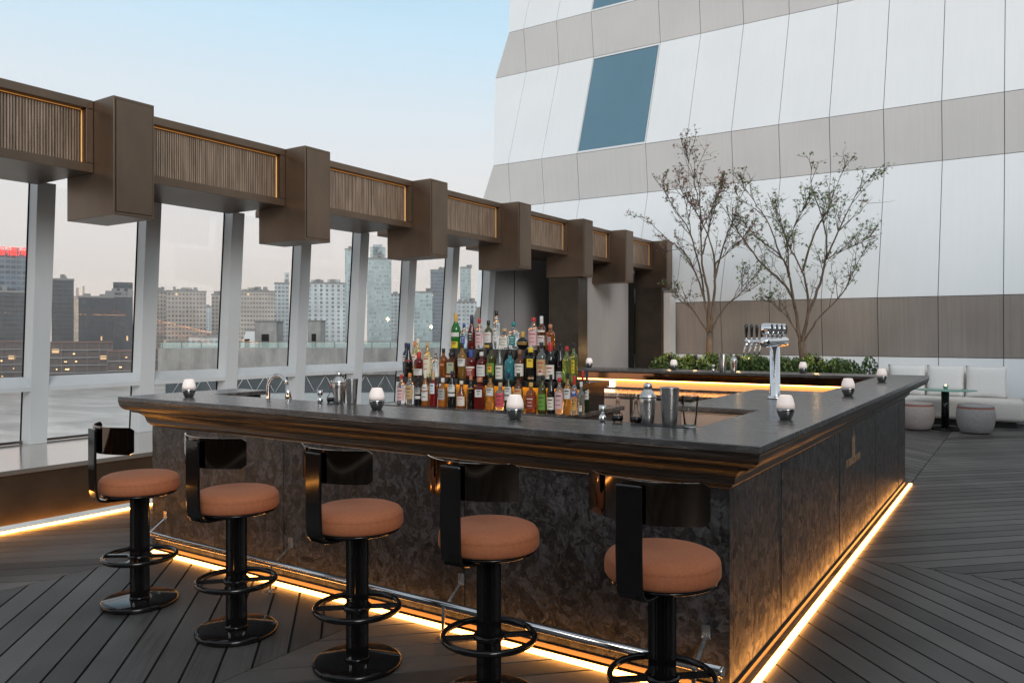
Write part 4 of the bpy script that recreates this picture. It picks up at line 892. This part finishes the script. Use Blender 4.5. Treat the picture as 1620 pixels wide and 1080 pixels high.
# ------------------------------------------------------------------ hedge, trees
def leafcloud(mb, c, rad, n, size, flat=1.0):
    for _ in range(n):
        while True:
            p = Vector([random.uniform(-1, 1) for _ in range(3)])
            if .25 < p.length < 1: break
        p = Vector((p.x*rad[0], p.y*rad[1], p.z*rad[2]))+Vector(c)
        d = Vector([random.gauss(0, 1) for _ in range(3)]).normalized(); u = d.cross(Vector((0, 0, 1))); u = u.normalized() if u.length > .1 else Vector((1, 0, 0)); v = d.cross(u)
        s = size*random.uniform(.6, 1.3)
        mb.add([p-u*s*.32, p+v*s*.9+u*0, p+u*s*.32, p-v*s*.3], [(0, 3, 2, 1)])
HY0, HY1 = 14.35, 15.75
pl = thing('stone_planter', 'long dark planter trough beneath the clipped hedge', 'planter', (-4.4, 15, 0))
MB().box(-6.35, -2.42, HY0, HY1, 0, .62).build('trough', M['benchside'], pl, (-4.4, 15, 0)); MB().box(-6.3, -2.47, HY0+.05, HY1-.05, .60, .66).build('soil', mat('soil', (.03, .02, .015), .9), pl, (-4.4, 15, 0))
def shrub(x, y, rx_, ry_, zt, lab):
    t = thing('hedge_shrub', lab, 'shrub', (x, y, .66), 0, 'clipped shrubs of the hedge')
    mb = MB()
    for k in range(11):
        a = random.uniform(0, 6.28); q = random.uniform(0, .65)
        cx_, cy_ = x+rx_*q*math.cos(a), y+ry_*q*math.sin(a); hz = zt-.16-random.uniform(0, .16)
        leafcloud(mb, (cx_, cy_, hz), (rx_*.55, ry_*.5, .2), 210, .05)
    leafcloud(mb, (x, y, .85), (rx_, ry_, .3), 900, .055)
    mb.build('foliage', M['hedge'], t, (x, y, .66), recalc=False)
    st = MB()
    for k in range(5): a = k*1.26; st.tube([(x+.04*math.cos(a), y+.04*math.sin(a), .64), (x+.3*rx_*math.cos(a), y+.3*ry_*math.sin(a), 1.0)], .008, 5)
    st.build('stems', M['bark'], t, (x, y, .66))
sh_l = ['left end of the hedge beside the bronze pillar', 'second from the left of the hedge, left of the first trunk', 'in front of the first tree trunk', 'between the two trees, left part', 'between the two trees, behind the beer tower', 'in front of the second tree trunk', 'next to the last, lit by a garden light', 'at the right end of the hedge before the white wall']
for k in range(8):
    shrub(-6.0+k*.46, 14.8+random.uniform(-.12, .12), .36, .5, 1.16+random.uniform(-.04, .05), 'leafy green shrub '+sh_l[k])
sp2 = thing('small_plant', 'loose leggy plant standing apart between the hedge and the sofa', 'plant', (-2.33, 15.1, .0)); mb = MB(); leafcloud(mb, (-2.33, 15.1, .92), (.16, .16, .26), 260, .06); mb.build('foliage', M['hedge'], sp2, (-2.33, 15.1, 0), recalc=False)
st = MB(); [st.tube([(-2.33, 15.1, .3), (-2.33+dx, 15.1, 1.0)], .006, 5) for dx in (-.1, 0, .1)]; st.build('stems', M['bark'], sp2, (-2.33, 15.1, 0)); MB().lathe([(0, 0), (.15, 0), (.19, .35), (.17, .35), (.16, .31), (0, .31)], n=24).build('pot', M['benchside'], sp2, (2.33*0, 0, 0)).location = (0, 0, 0)

def leaf5(mb, p, s, nrm):
    u = nrm.cross(Vector((.3, .2, 1))).normalized(); v = nrm.cross(u); vs = []
    a0 = random.uniform(0, 6.28)
    for k in range(10):
        a = a0+2*math.pi*k/10; r = s*(1.0 if k % 2 == 0 else .38)*(1 if k != 5 else .5)
        vs.append(p+(u*math.cos(a)+v*math.sin(a))*r)
    mb.add(vs, [tuple(range(10))])
def tree(name_lab, Y, trunk, limbs, redness, seed, twig_n, leaf_n):
    random.seed(seed)
    def W(p, dy=0): q = ony(980+p[0]/2.843, 220+p[1]/2.843, Y+dy); return q
    base = W(trunk[0]); base.z = .62
    t = thing('maple_tree', name_lab, 'tree', base, 0, 'slender maple trees behind the hedge')
    tr_ = MB(); pts = [base]+[W(p) for p in trunk]
    tr_.tube(pts, [.085, .078]+[.07]*(len(pts)-3)+[.066], 12); tr_.build('trunk', M['bark'], t, base)
    gl, rl = MB(), MB()
    for li, (r0, P) in enumerate(limbs):
        dyend = random.uniform(-.55, .55); n = len(P); ctrl = [W(p, dyend*(i/(n-1))**1.2) for i, p in enumerate(P)]
        # smooth resample
        pts = []
        for i in range(n-1):
            p0, p1, p2, p3 = ctrl[max(i-1, 0)], ctrl[i], ctrl[i+1], ctrl[min(i+2, n-1)]
            for s in range(5):
                u = s/5; pts.append(.5*((2*p1)+(p2-p0)*u+(2*p0-5*p1+4*p2-p3)*u*u+(3*p1-p0-3*p2+p3)*u**3)+Vector((random.gauss(0, .006), random.gauss(0, .006), random.gauss(0, .006))))
        pts.append(ctrl[-1]); pts = pts[:max(8, int(len(pts)*.93))]; K = len(pts)
        rad = [max(.005, .88*r0*(1-.86*(i/(K-1))**.8)) for i in range(K)]
        b_ = MB(); b_.tube(pts, rad, 8)
        def twig(p, dd, ln, r, depth):
            q = [p]
            for s in range(5): dd = (dd+Vector([random.gauss(0, .13) for _ in range(3)])+Vector((0, 0, .05))).normalized(); q.append(q[-1]+dd*ln/5)
            b_.tube(q, [r*(1-.14*k) for k in range(6)], 5 if depth else 4)
            if depth:
                for c in range(random.randint(2, 4)):
                    k = random.uniform(1.2, 4.6); a = int(k); pp = q[a].lerp(q[a+1], k-a)
                    d2 = (dd+Vector([random.gauss(0, .55) for _ in range(3)])).normalized(); twig(pp, d2, ln*random.uniform(.35, .6), r*.55, depth-1)
            for lf in range(random.randint(1, leaf_n) if not depth else 2):
                k = random.uniform(.3, 1)*5; a = min(4, int(k)); pp = q[a].lerp(q[a+1], k-a)+Vector([random.gauss(0, .03) for _ in range(3)])
                red = redness*(1.2 if pp.z > 3.2 else .3) > random.random()
                leaf5(rl if red else gl, pp, random.uniform(.022, .044), Vector((random.gauss(0, .6), random.gauss(-.3, .6), random.gauss(.8, .5))).normalized())
        for tw in range(twig_n):
            f = random.uniform(.22, 1.0)**.8; i = min(K-2, int(f*(K-1))); d = (pts[i+1]-pts[i]).normalized()
            sd_ = Vector([random.gauss(0, 1) for _ in range(3)]).normalized()
            twig(pts[i], (d*.9+sd_*.6+Vector((0, 0, .2))).normalized(), random.uniform(.45, .95)*(1.12-.74*f), .0075, 1)
        b_.build('limb', M['bark'], t, base)
    gl.build('green_leaves', M['leafg'], t, base, recalc=False)
    if rl.v: rl.build('red_leaves', M['leafr'], t, base, recalc=False)
L1 = [(.030, [(400, 870), (380, 720), (340, 600), (290, 510), (215, 450), (130, 370), (50, 310)]), (.026, [(385, 740), (365, 600), (320, 430), (260, 330), (200, 230), (185, 160)]),
      (.040, [(402, 880), (400, 700), (372, 560), (365, 380), (358, 230), (340, 120)]), (.020, [(372, 520), (400, 400), (445, 250), (500, 140)]), (.040, [(408, 880), (425, 700), (430, 560), (400, 440), (330, 300), (240, 180)]),
      (.026, [(425, 640), (480, 440), (520, 350), (560, 150)]), (.022, [(412, 870), (470, 760), (540, 700), (590, 640), (640, 600)]), (.022, [(398, 870), (330, 770), (250, 700), (170, 580)]),
      (.016, [(430, 560), (520, 480), (600, 400)]), (.012, [(358, 300), (330, 150), (305, 80), (300, 20)]), (.014, [(365, 420), (420, 300), (470, 180)]), (.014, [(320, 430), (300, 300), (250, 150)])]
L2 = [(.040, [(815, 915), (790, 760), (745, 660), (640, 560), (550, 440), (480, 330), (430, 250)]), (.030, [(790, 760), (760, 600), (720, 520), (640, 460), (560, 380), (510, 300)]), (.020, [(720, 520), (680, 400), (620, 300), (560, 210), (540, 130)]),
      (.020, [(762, 610), (750, 450), (700, 330), (650, 200)]), (.042, [(822, 915), (850, 760), (830, 620), (760, 470), (720, 380)]), (.026, [(820, 600), (880, 420), (930, 330), (980, 200), (1050, 40)]),
      (.034, [(850, 780), (900, 650), (930, 520), (920, 380), (860, 200), (880, 70)]), (.022, [(930, 540), (1000, 380), (1080, 230), (1190, 110)]), (.022, [(832, 905), (900, 800), (1000, 700), (1050, 600), (1110, 490), (1190, 430)]),
      (.016, [(815, 905), (760, 810), (690, 740), (630, 720)]), (.014, [(750, 480), (810, 350), (860, 250)]), (.014, [(930, 540), (1030, 490), (1180, 420)])]
tree('slender multi-stemmed maple with reddish tips, nearer the canopy beam', 15.0, [(405, 975), (408, 870)], L1, .6, 3, 12, 6)
tree('slender vase-shaped maple with green leaves, right of the beer tower', 15.0, [(828, 978), (818, 910)], L2, .08, 5, 12, 6)
random.seed(21)
# garden spotlights in the hedge
for (px, py, lab) in ((1060, 562, 'small warm garden spotlight at the left of the hedge'), (1100, 566, 'small warm garden spotlight beside the first tree trunk'), (1168, 560, 'small warm garden spotlight between the trees'), (1292, 562, 'small warm garden spotlight beside the second tree trunk')):
    p = ony(px, py, 14.42); t = thing('garden_spotlight', lab, 'spotlight', (p.x, 14.42, .66), 0, 'garden spotlights in the hedge')
    MB().lathe([(.01, 0), (.01, .40), (.035, .42), (.04, .50), (.034, .50), (0, .49)], n=16).build('body', M['plinth'], t); MB().lathe([(0, .494), (.033, .494), (.0, .497)], n=16).build('lens', M['flame'], t)
    ld = bpy.data.lights.new('spot_bulb', 'POINT'); ld.energy = 5; ld.color = (1, .62, .25); ld.shadow_soft_size = .04
    lo = bpy.data.objects.new('spot_bulb', ld); col.objects.link(lo); lo.parent = t; lo.location = (0, .0, .56)

# ------------------------------------------------------------------ far side of the river
def winmat(name, wall, glass, sx, sz, wx=.5, wz=.5, lit=0.0, rough=.6, litc=(1, .6, .25)):
    m = mat(name, wall, rough, spec=.3); N, L, b = nodes(m)
    t = N.new('ShaderNodeTexCoord'); s = N.new('ShaderNodeSeparateXYZ'); L.new(t.outputs['Object'], s.inputs[0])
    def cell(sock, size, frac):
        d = N.new('ShaderNodeMath'); d.operation = 'DIVIDE'; d.inputs[1].default_value = size; L.new(sock, d.inputs[0])
        f = N.new('ShaderNodeMath'); f.operation = 'FRACT'; L.new(d.outputs[0], f.inputs[0])
        c = N.new('ShaderNodeMath'); c.operation = 'LESS_THAN'; c.inputs[1].default_value = frac; L.new(f.outputs[0], c.inputs[0])
        fl = N.new('ShaderNodeMath'); fl.operation = 'FLOOR'; L.new(d.outputs[0], fl.inputs[0]); return c.outputs[0], fl.outputs[0]
    xa, xf = cell(s.outputs['X'], sx, wx); za, zf = cell(s.outputs['Z'], sz, wz)
    mu = N.new('ShaderNodeMath'); mu.operation = 'MULTIPLY'; L.new(xa, mu.inputs[0]); L.new(za, mu.inputs[1])
    cb = N.new('ShaderNodeCombineXYZ'); L.new(xf, cb.inputs[0]); L.new(zf, cb.inputs[1]); wn = N.new('ShaderNodeTexWhiteNoise'); L.new(cb.outputs[0], wn.inputs['Vector'])
    r = N.new('ShaderNodeValToRGB'); r.color_ramp.elements[0].color = (*[c*.6 for c in glass], 1); r.color_ramp.elements[1].color = (*[min(1, c*1.5) for c in glass], 1); L.new(wn.outputs['Value'], r.inputs['Fac'])
    nz = N.new('ShaderNodeTexNoise'); nz.inputs['Scale'].default_value = .06; nz.inputs['Detail'].default_value = 4; L.new(t.outputs['Object'], nz.inputs['Vector'])
    wr = N.new('ShaderNodeValToRGB'); wr.color_ramp.elements[0].position = .3; wr.color_ramp.elements[1].position = .7; wr.color_ramp.elements[0].color = (*[c*.75 for c in wall], 1); wr.color_ramp.elements[1].color = (*[c*1.2 for c in wall], 1); L.new(nz.outputs['Fac'], wr.inputs['Fac'])
    mx = N.new('ShaderNodeMix'); mx.data_type = 'RGBA'; L.new(mu.outputs[0], mx.inputs['Factor']); L.new(wr.outputs[0], mx.inputs['A']); L.new(r.outputs[0], mx.inputs['B']); L.new(mx.outputs['Result'], b.inputs['Base Color'])
    if lit:
        g = N.new('ShaderNodeMath'); g.operation = 'GREATER_THAN'; g.inputs[1].default_value = 1-lit; L.new(wn.outputs['Value'], g.inputs[0])
        g2 = N.new('ShaderNodeMath'); g2.operation = 'MULTIPLY'; L.new(g.outputs[0], g2.inputs[0]); L.new(mu.outputs[0], g2.inputs[1])
        b.inputs['Emission Color'].default_value = (*litc, 1); L.new(g2.outputs[0], b.inputs['Emission Strength'])
    return m
BD = {}
def bmat(k, v=0):
    key = (k, v)
    if key in BD: return BD[key]
    a = {'glassblue': ((.16, .19, .22), (.06, .09, .12), 3.2, 3.6, .82, .62, .02), 'dark': ((.03, .035, .042), (.018, .022, .03), 1.6, 3.4, .55, .8, .008), 'dark2': ((.05, .055, .06), (.02, .025, .032), 6, 3.0, .93, .6, .01),
         'beige': ((.40, .35, .30), (.09, .09, .095), 3.0, 3.1, .48, .55, .01), 'beige2': ((.44, .40, .35), (.10, .105, .11), 2.6, 3.1, .5, .5, .01), 'white': ((.48, .52, .53), (.16, .21, .24), 3.3, 3.2, .5, .55, 0), 'teal': ((.40, .48, .49), (.27, .36, .38), 2.6, 3.4, .6, .6, 0),
         'pale': ((.55, .42, .30), (.50, .39, .29), 5, 4, .5, .5, 0), 'mall': ((.075, .05, .042), (.05, .045, .045), 5.0, 4.2, .72, .55, .10)}[k]
    sc = (1, .78, 1.3, .9)[v]; BD[key] = winmat('facade_'+k, tuple(c*(1, .9, 1.08, .96)[v] for c in a[0]), a[1], a[2]*sc, a[3], min(.93, a[4]*(1, 1.15, .85, 1.3)[v]), a[5]*(1, .85, 1.1, 1)[v], lit=a[6]*.4); return BD[key]
BG = 'towers across the river'
def tower(x0, x1, ytop, D, kind, lab, name='high_rise', depth=None, roofs=(), ybase=None, wings=()):
    xc = (x0+x1)/2; c = ond(xc, ytop, D); w_ = (x1-x0)/F*D; z0 = RZ if ybase is None else H-(ybase-HY)/F*D
    zt = c.z; dp = depth or min(w_*.8, 40)
    t = thing(name, lab, 'building', (c.x, c.y, z0), YAW-math.atan((xc-CX)/F), BG)
    h = zt-z0; BM_ = bmat(kind, int(x0) % 4)
    MB().box(-w_/2, w_/2, 0, dp, 0, h).build('wall', BM_, t)
    MB().box(-w_/2-.3, w_/2+.3, -.3, dp+.3, h+.02, h+1.2).build('parapet', BMAT_ROOF, t)
    for (a, b_, yy) in roofs:
        hh = (ytop-yy)/F*D
        MB().box(-w_/2+(a-x0)/F*D, -w_/2+(b_-x0)/F*D, dp*.2, dp*.8, h+1.22, h+hh).build('roof_block', bmat(kind), t)
    for k in range(random.randint(2, 4)):
        x = random.uniform(-w_*.4, w_*.35); q = random.uniform(1.5, 4.5); MB().box(x, x+q, dp*.1, dp*.1+3, h+1.21, h+1.2+random.uniform(1.2, 3)).build('roof_plant', BMAT_ROOF, t)
    n = max(2, int(w_/9))
    for k in range(1, n): # vertical piers give the front relief
        if kind in ('beige', 'beige2', 'white'): MB().box(-w_/2+w_*k/n-.7, -w_/2+w_*k/n+.7, -1.3, -.02, 0, h*.985).build('bay', BM_, t)
    return t
BMAT_ROOF = mat('roof_edge', (.2, .2, .2), .8)
t = tower(-60, 41, 397, 520, 'glassblue', 'blue-grey glass tower with red rooftop characters at the far left', roofs=((-30, 36, 393),))
sg = text('国福湾', 6.5, mat('red_neon', (.8, .02, .02), .5, emit=(1, .03, .02), es=2.2), t, (0, 0, 0), ((14-(-9.5))/F*520, -1, 397*0+(H-(402-HY)/F*520)-RZ), (R(90), 0, 0), .3, 'rooftop_sign')
tower(-60, 38, 462, 500, 'dark2', 'low dark office block in front of the red-lettered tower', roofs=((-10, 20, 455),))
tower(84, 114.5, 443, 540, 'dark2', 'narrow dark curved-looking tower just right of the first window post')
tower(117, 136, 470, 960, 'pale', 'faint pale sand-coloured tower far behind', roofs=((121, 125, 455), (130, 133, 452)))
tower(128, 182, 471, 520, 'dark', 'broad black office block with vertical ribs in the second window')
tower(170, 208, 463, 535, 'dark2', 'dark office block with stepped top next to the ribbed one', roofs=((180, 208, 446),))
tower(182, 206.5, 470, 505, 'dark', 'slim black slab at the right of the dark office group')
tower(245, 263, 462, 600, 'beige', 'beige residential tower left of the widest beige block', roofs=((249, 259, 457),))
tower(265, 324, 462, 560, 'beige', 'widest beige residential block with stepped crown', roofs=((276, 312, 457), (288, 303, 454)))
tower(300, 345, 534, 470, 'white', 'low pale building at the foot of the beige tower')
tower(324, 338, 487, 900, 'white', 'small pale blue tower in the gap right of the widest beige block')
tower(335, 347, 467, 620, 'beige', 'beige tower edge partly hidden by the third window post')
tower(377, 434, 462, 560, 'beige2', 'beige residential block with rounded crown behind the roof hut', roofs=((384, 424, 457), (392, 412, 454)))
tower(435, 457, 449, 620, 'white', 'pale blue-white tower left of the fourth window post', roofs=((450, 457, 431),))
tower(486, 545, 449, 600, 'white', 'wide white residential tower with two rooftop blocks', roofs=((492, 508, 442), (518, 538, 441)))
tower(546, 556, 395, 700, 'teal', 'slim tall blue-green tower beside the fifth window post')
tower(581, 619, 410, 640, 'teal', 'tallest pale green glass tower seen in the fifth window', roofs=((586, 610, 390), (590, 605, 386)))
tower(619, 640, 466, 680, 'white', 'lower grey-white block right of the pale green glass tower')
tower(655, 684, 463, 640, 'teal', 'grey-green mid-rise below the blue slab tower')
tower(681, 706, 428, 760, 'glassblue', 'blue slab tower rising behind the grey-green mid-rise')
tower(728, 745, 425, 800, 'teal', 'slim tower with a dark crown beside the end wall', roofs=((729, 744, 421),))
tower(720, 757, 479, 600, 'white', 'low pale block behind the top row of bottles')
def mall(x0, x1, ytop, D, lab, fl):
    xc = (x0+x1)/2; c = ond(xc, ytop, D); w_ = (x1-x0)/F*D; h = c.z-RZ
    t = thing('riverside_mall', lab, 'building', (c.x, c.y, RZ), YAW-math.atan((xc-CX)/F), 'low riverside buildings')
    MB().box(-w_/2, w_/2, 0, 30, 0, h).build('wall', bmat('mall'), t)
    MB().box(-w_/2-.5, w_/2+.5, -1.5, 30.5, h+.02, h+.6).build('roof', mat('rust_roof', (.16, .07, .045), .7), t)
    for k in range(1, fl): MB().box(-w_/2, w_/2, -1.8, -.02, h*k/fl, h*k/fl+.55).build('balcony', BMAT_ROOF, t)
    n = int(w_/6)
    for k in range(n+1): MB().box(-w_/2+w_*k/n-.25, -w_/2+w_*k/n+.25, -1.7, -.03, 0, h-.1).build('column', mat('mall_column', (.12, .08, .065), .7) if 'mall_column' not in bpy.data.materials else bpy.data.materials['mall_column'], t)
    lm = bpy.data.materials.get('shop_light') or mat('shop_light', (1, .7, .4), .5, emit=(1, .55, .2), es=3.5)
    for k in range(int(w_/4)): 
        x = random.uniform(-w_/2+1, w_/2-3); f = random.randint(0, fl-1); MB().box(x, x+random.uniform(.5, 1.8), -1.9, -1.82, h*f/fl+2.3, h*f/fl+2.3+random.uniform(.25, .6)).build('shop_window', lm, t)
mall(-70, 34, 541, 470, 'brown riverside mall with lit terraces at the far left', 5)
mall(84, 172, 542, 470, 'brown riverside mall with four lit balconies in the second window', 5)
mall(172, 207, 556, 465, 'lower dark riverside block right of the brown mall', 3)
mall(243, 262, 553, 460, 'small lit riverside block left of the concrete roof', 3)
# embankment and river
def bank():
    a, b_ = ond(-650, 600, 455), ond(900, 596, 470)
    a.z = b_.z = RZ; d = (b_-a); n = Vector((-d.y, d.x, 0)).normalized()
    mb = MB(); vs = [a, b_, b_+n*8, a+n*8]; mb.hexa([(v.x, v.y, RZ-1) for v in vs], [(v.x, v.y, RZ+2.0) for v in vs]); tag(mb.build('embankment', M['concrete']), kind='structure')
    m2 = MB(); q = [a, b_, b_-n*440, a-n*440]; m2.add([(v.x, v.y, RZ+.15) for v in q], [(0, 1, 2, 3)]); tag(m2.build('river', M['river']), kind='structure')
bank()
# neighbouring concrete block with a glazed band
nb = ond(250, 551, 62); ang = YAW-math.atan((450-CX)/F)*.25
nt_ = thing('concrete_annex', 'low weathered concrete building outside the windows with zigzag glazing', 'building', (nb.x, nb.y, RZ), ang+R(2)); zt_ = nb.z-RZ
def zz(y): return (H-(y-HY)/F*62)-RZ
MB().box(0, 46, 0, 30, zz(594), zz(551)).build('upper_wall', M['concrete'], nt_)
MB().box(.4, 46, .5, 29, zz(623), zz(594)-.01).build('glazed_band', mat('band_glass', (.035, .06, .075), .15, spec=.6), nt_)
MB().box(0, 46, -.3, 30, 0, zz(623)-.01).build('lower_wall', mat('pale_wall', (.36, .40, .42), .6), nt_)
br = MB(); k = 0
for i in range(28):
    x = 1+i*1.6; br.tube([(x, .42, zz(622)), (x+.8, .42, zz(595))], .03, 5); br.tube([(x+.8, .42, zz(595)), (x+1.5, .42, zz(622))], .03, 5)
br.build('zigzag_bracing', M['alu'], nt_)
rl_ = MB(); 
for i in range(31): rl_.box(.2+i*1.5, .25+i*1.5, .3, .35, zz(551), zz(541))
rl_.box(.1, 46, .29, .36, zz(541), zz(540)); rl_.build('railing', M['steeldk'], nt_)
MB().box(.1, 46, .32, .33, zz(551)+.02, zz(541)-.02).build('railing_glass', mat('rail_glass', (.5, .66, .62), .1, alpha=.35), nt_)
def hut(x0, x1, y0, y1, lab, m, slope=0):
    W = (x1-x0)/F*66; p = ond((x0+x1)/2, y1, 66); t = thing('roof_hut', lab, 'roof hut', (p.x, p.y, p.z), ang, 'huts on the neighbouring roof'); h = (y1-y0)/F*66
    MB().hexa([(-W/2, 0, 0), (W/2, 0, 0), (W/2, 2.5, 0), (-W/2, 2.5, 0)], [(-W/2+slope, .0, h), (W/2, 0, h), (W/2, 2.5, h), (-W/2+slope, 2.5, h)]).build('wall', m, t)
    MB().box(-W/2+slope-.08, W/2+.08, -.08, 2.6, h+.005, h+.09).build('roof', BMAT_ROOF, t); MB().box(-W*.2, W*.15, -.03, -.002, 0, h*.55).build('door', M['gap'], t)
hut(404, 437, 509, 552, 'square concrete stair hut on the neighbouring roof', M['concrete']); hut(380, 403, 523, 552, 'white slope-sided hut left of the concrete stair hut', mat('white_sheet', (.6, .62, .63), .5), .5)
hut(487, 507, 508, 552, 'dark-doored vent hut right of the fourth window post', M['concrete'])

# ------------------------------------------------------------------ evening haze
hz = bpy.data.materials.new('haze'); hz.use_nodes = True; N = hz.node_tree.nodes; N.clear()
o_ = N.new('ShaderNodeOutputMaterial'); v_ = N.new('ShaderNodeVolumePrincipled'); v_.inputs['Color'].default_value = (.95, .93, .92, 1); v_.inputs['Density'].default_value = .00042; v_.inputs['Anisotropy'].default_value = .2
hz.node_tree.links.new(v_.outputs[0], o_.inputs['Volume'])
tag(MB().box(-1200, 410, -200, 1050, RZ-3, 100).build('haze', hz), kind='stuff')
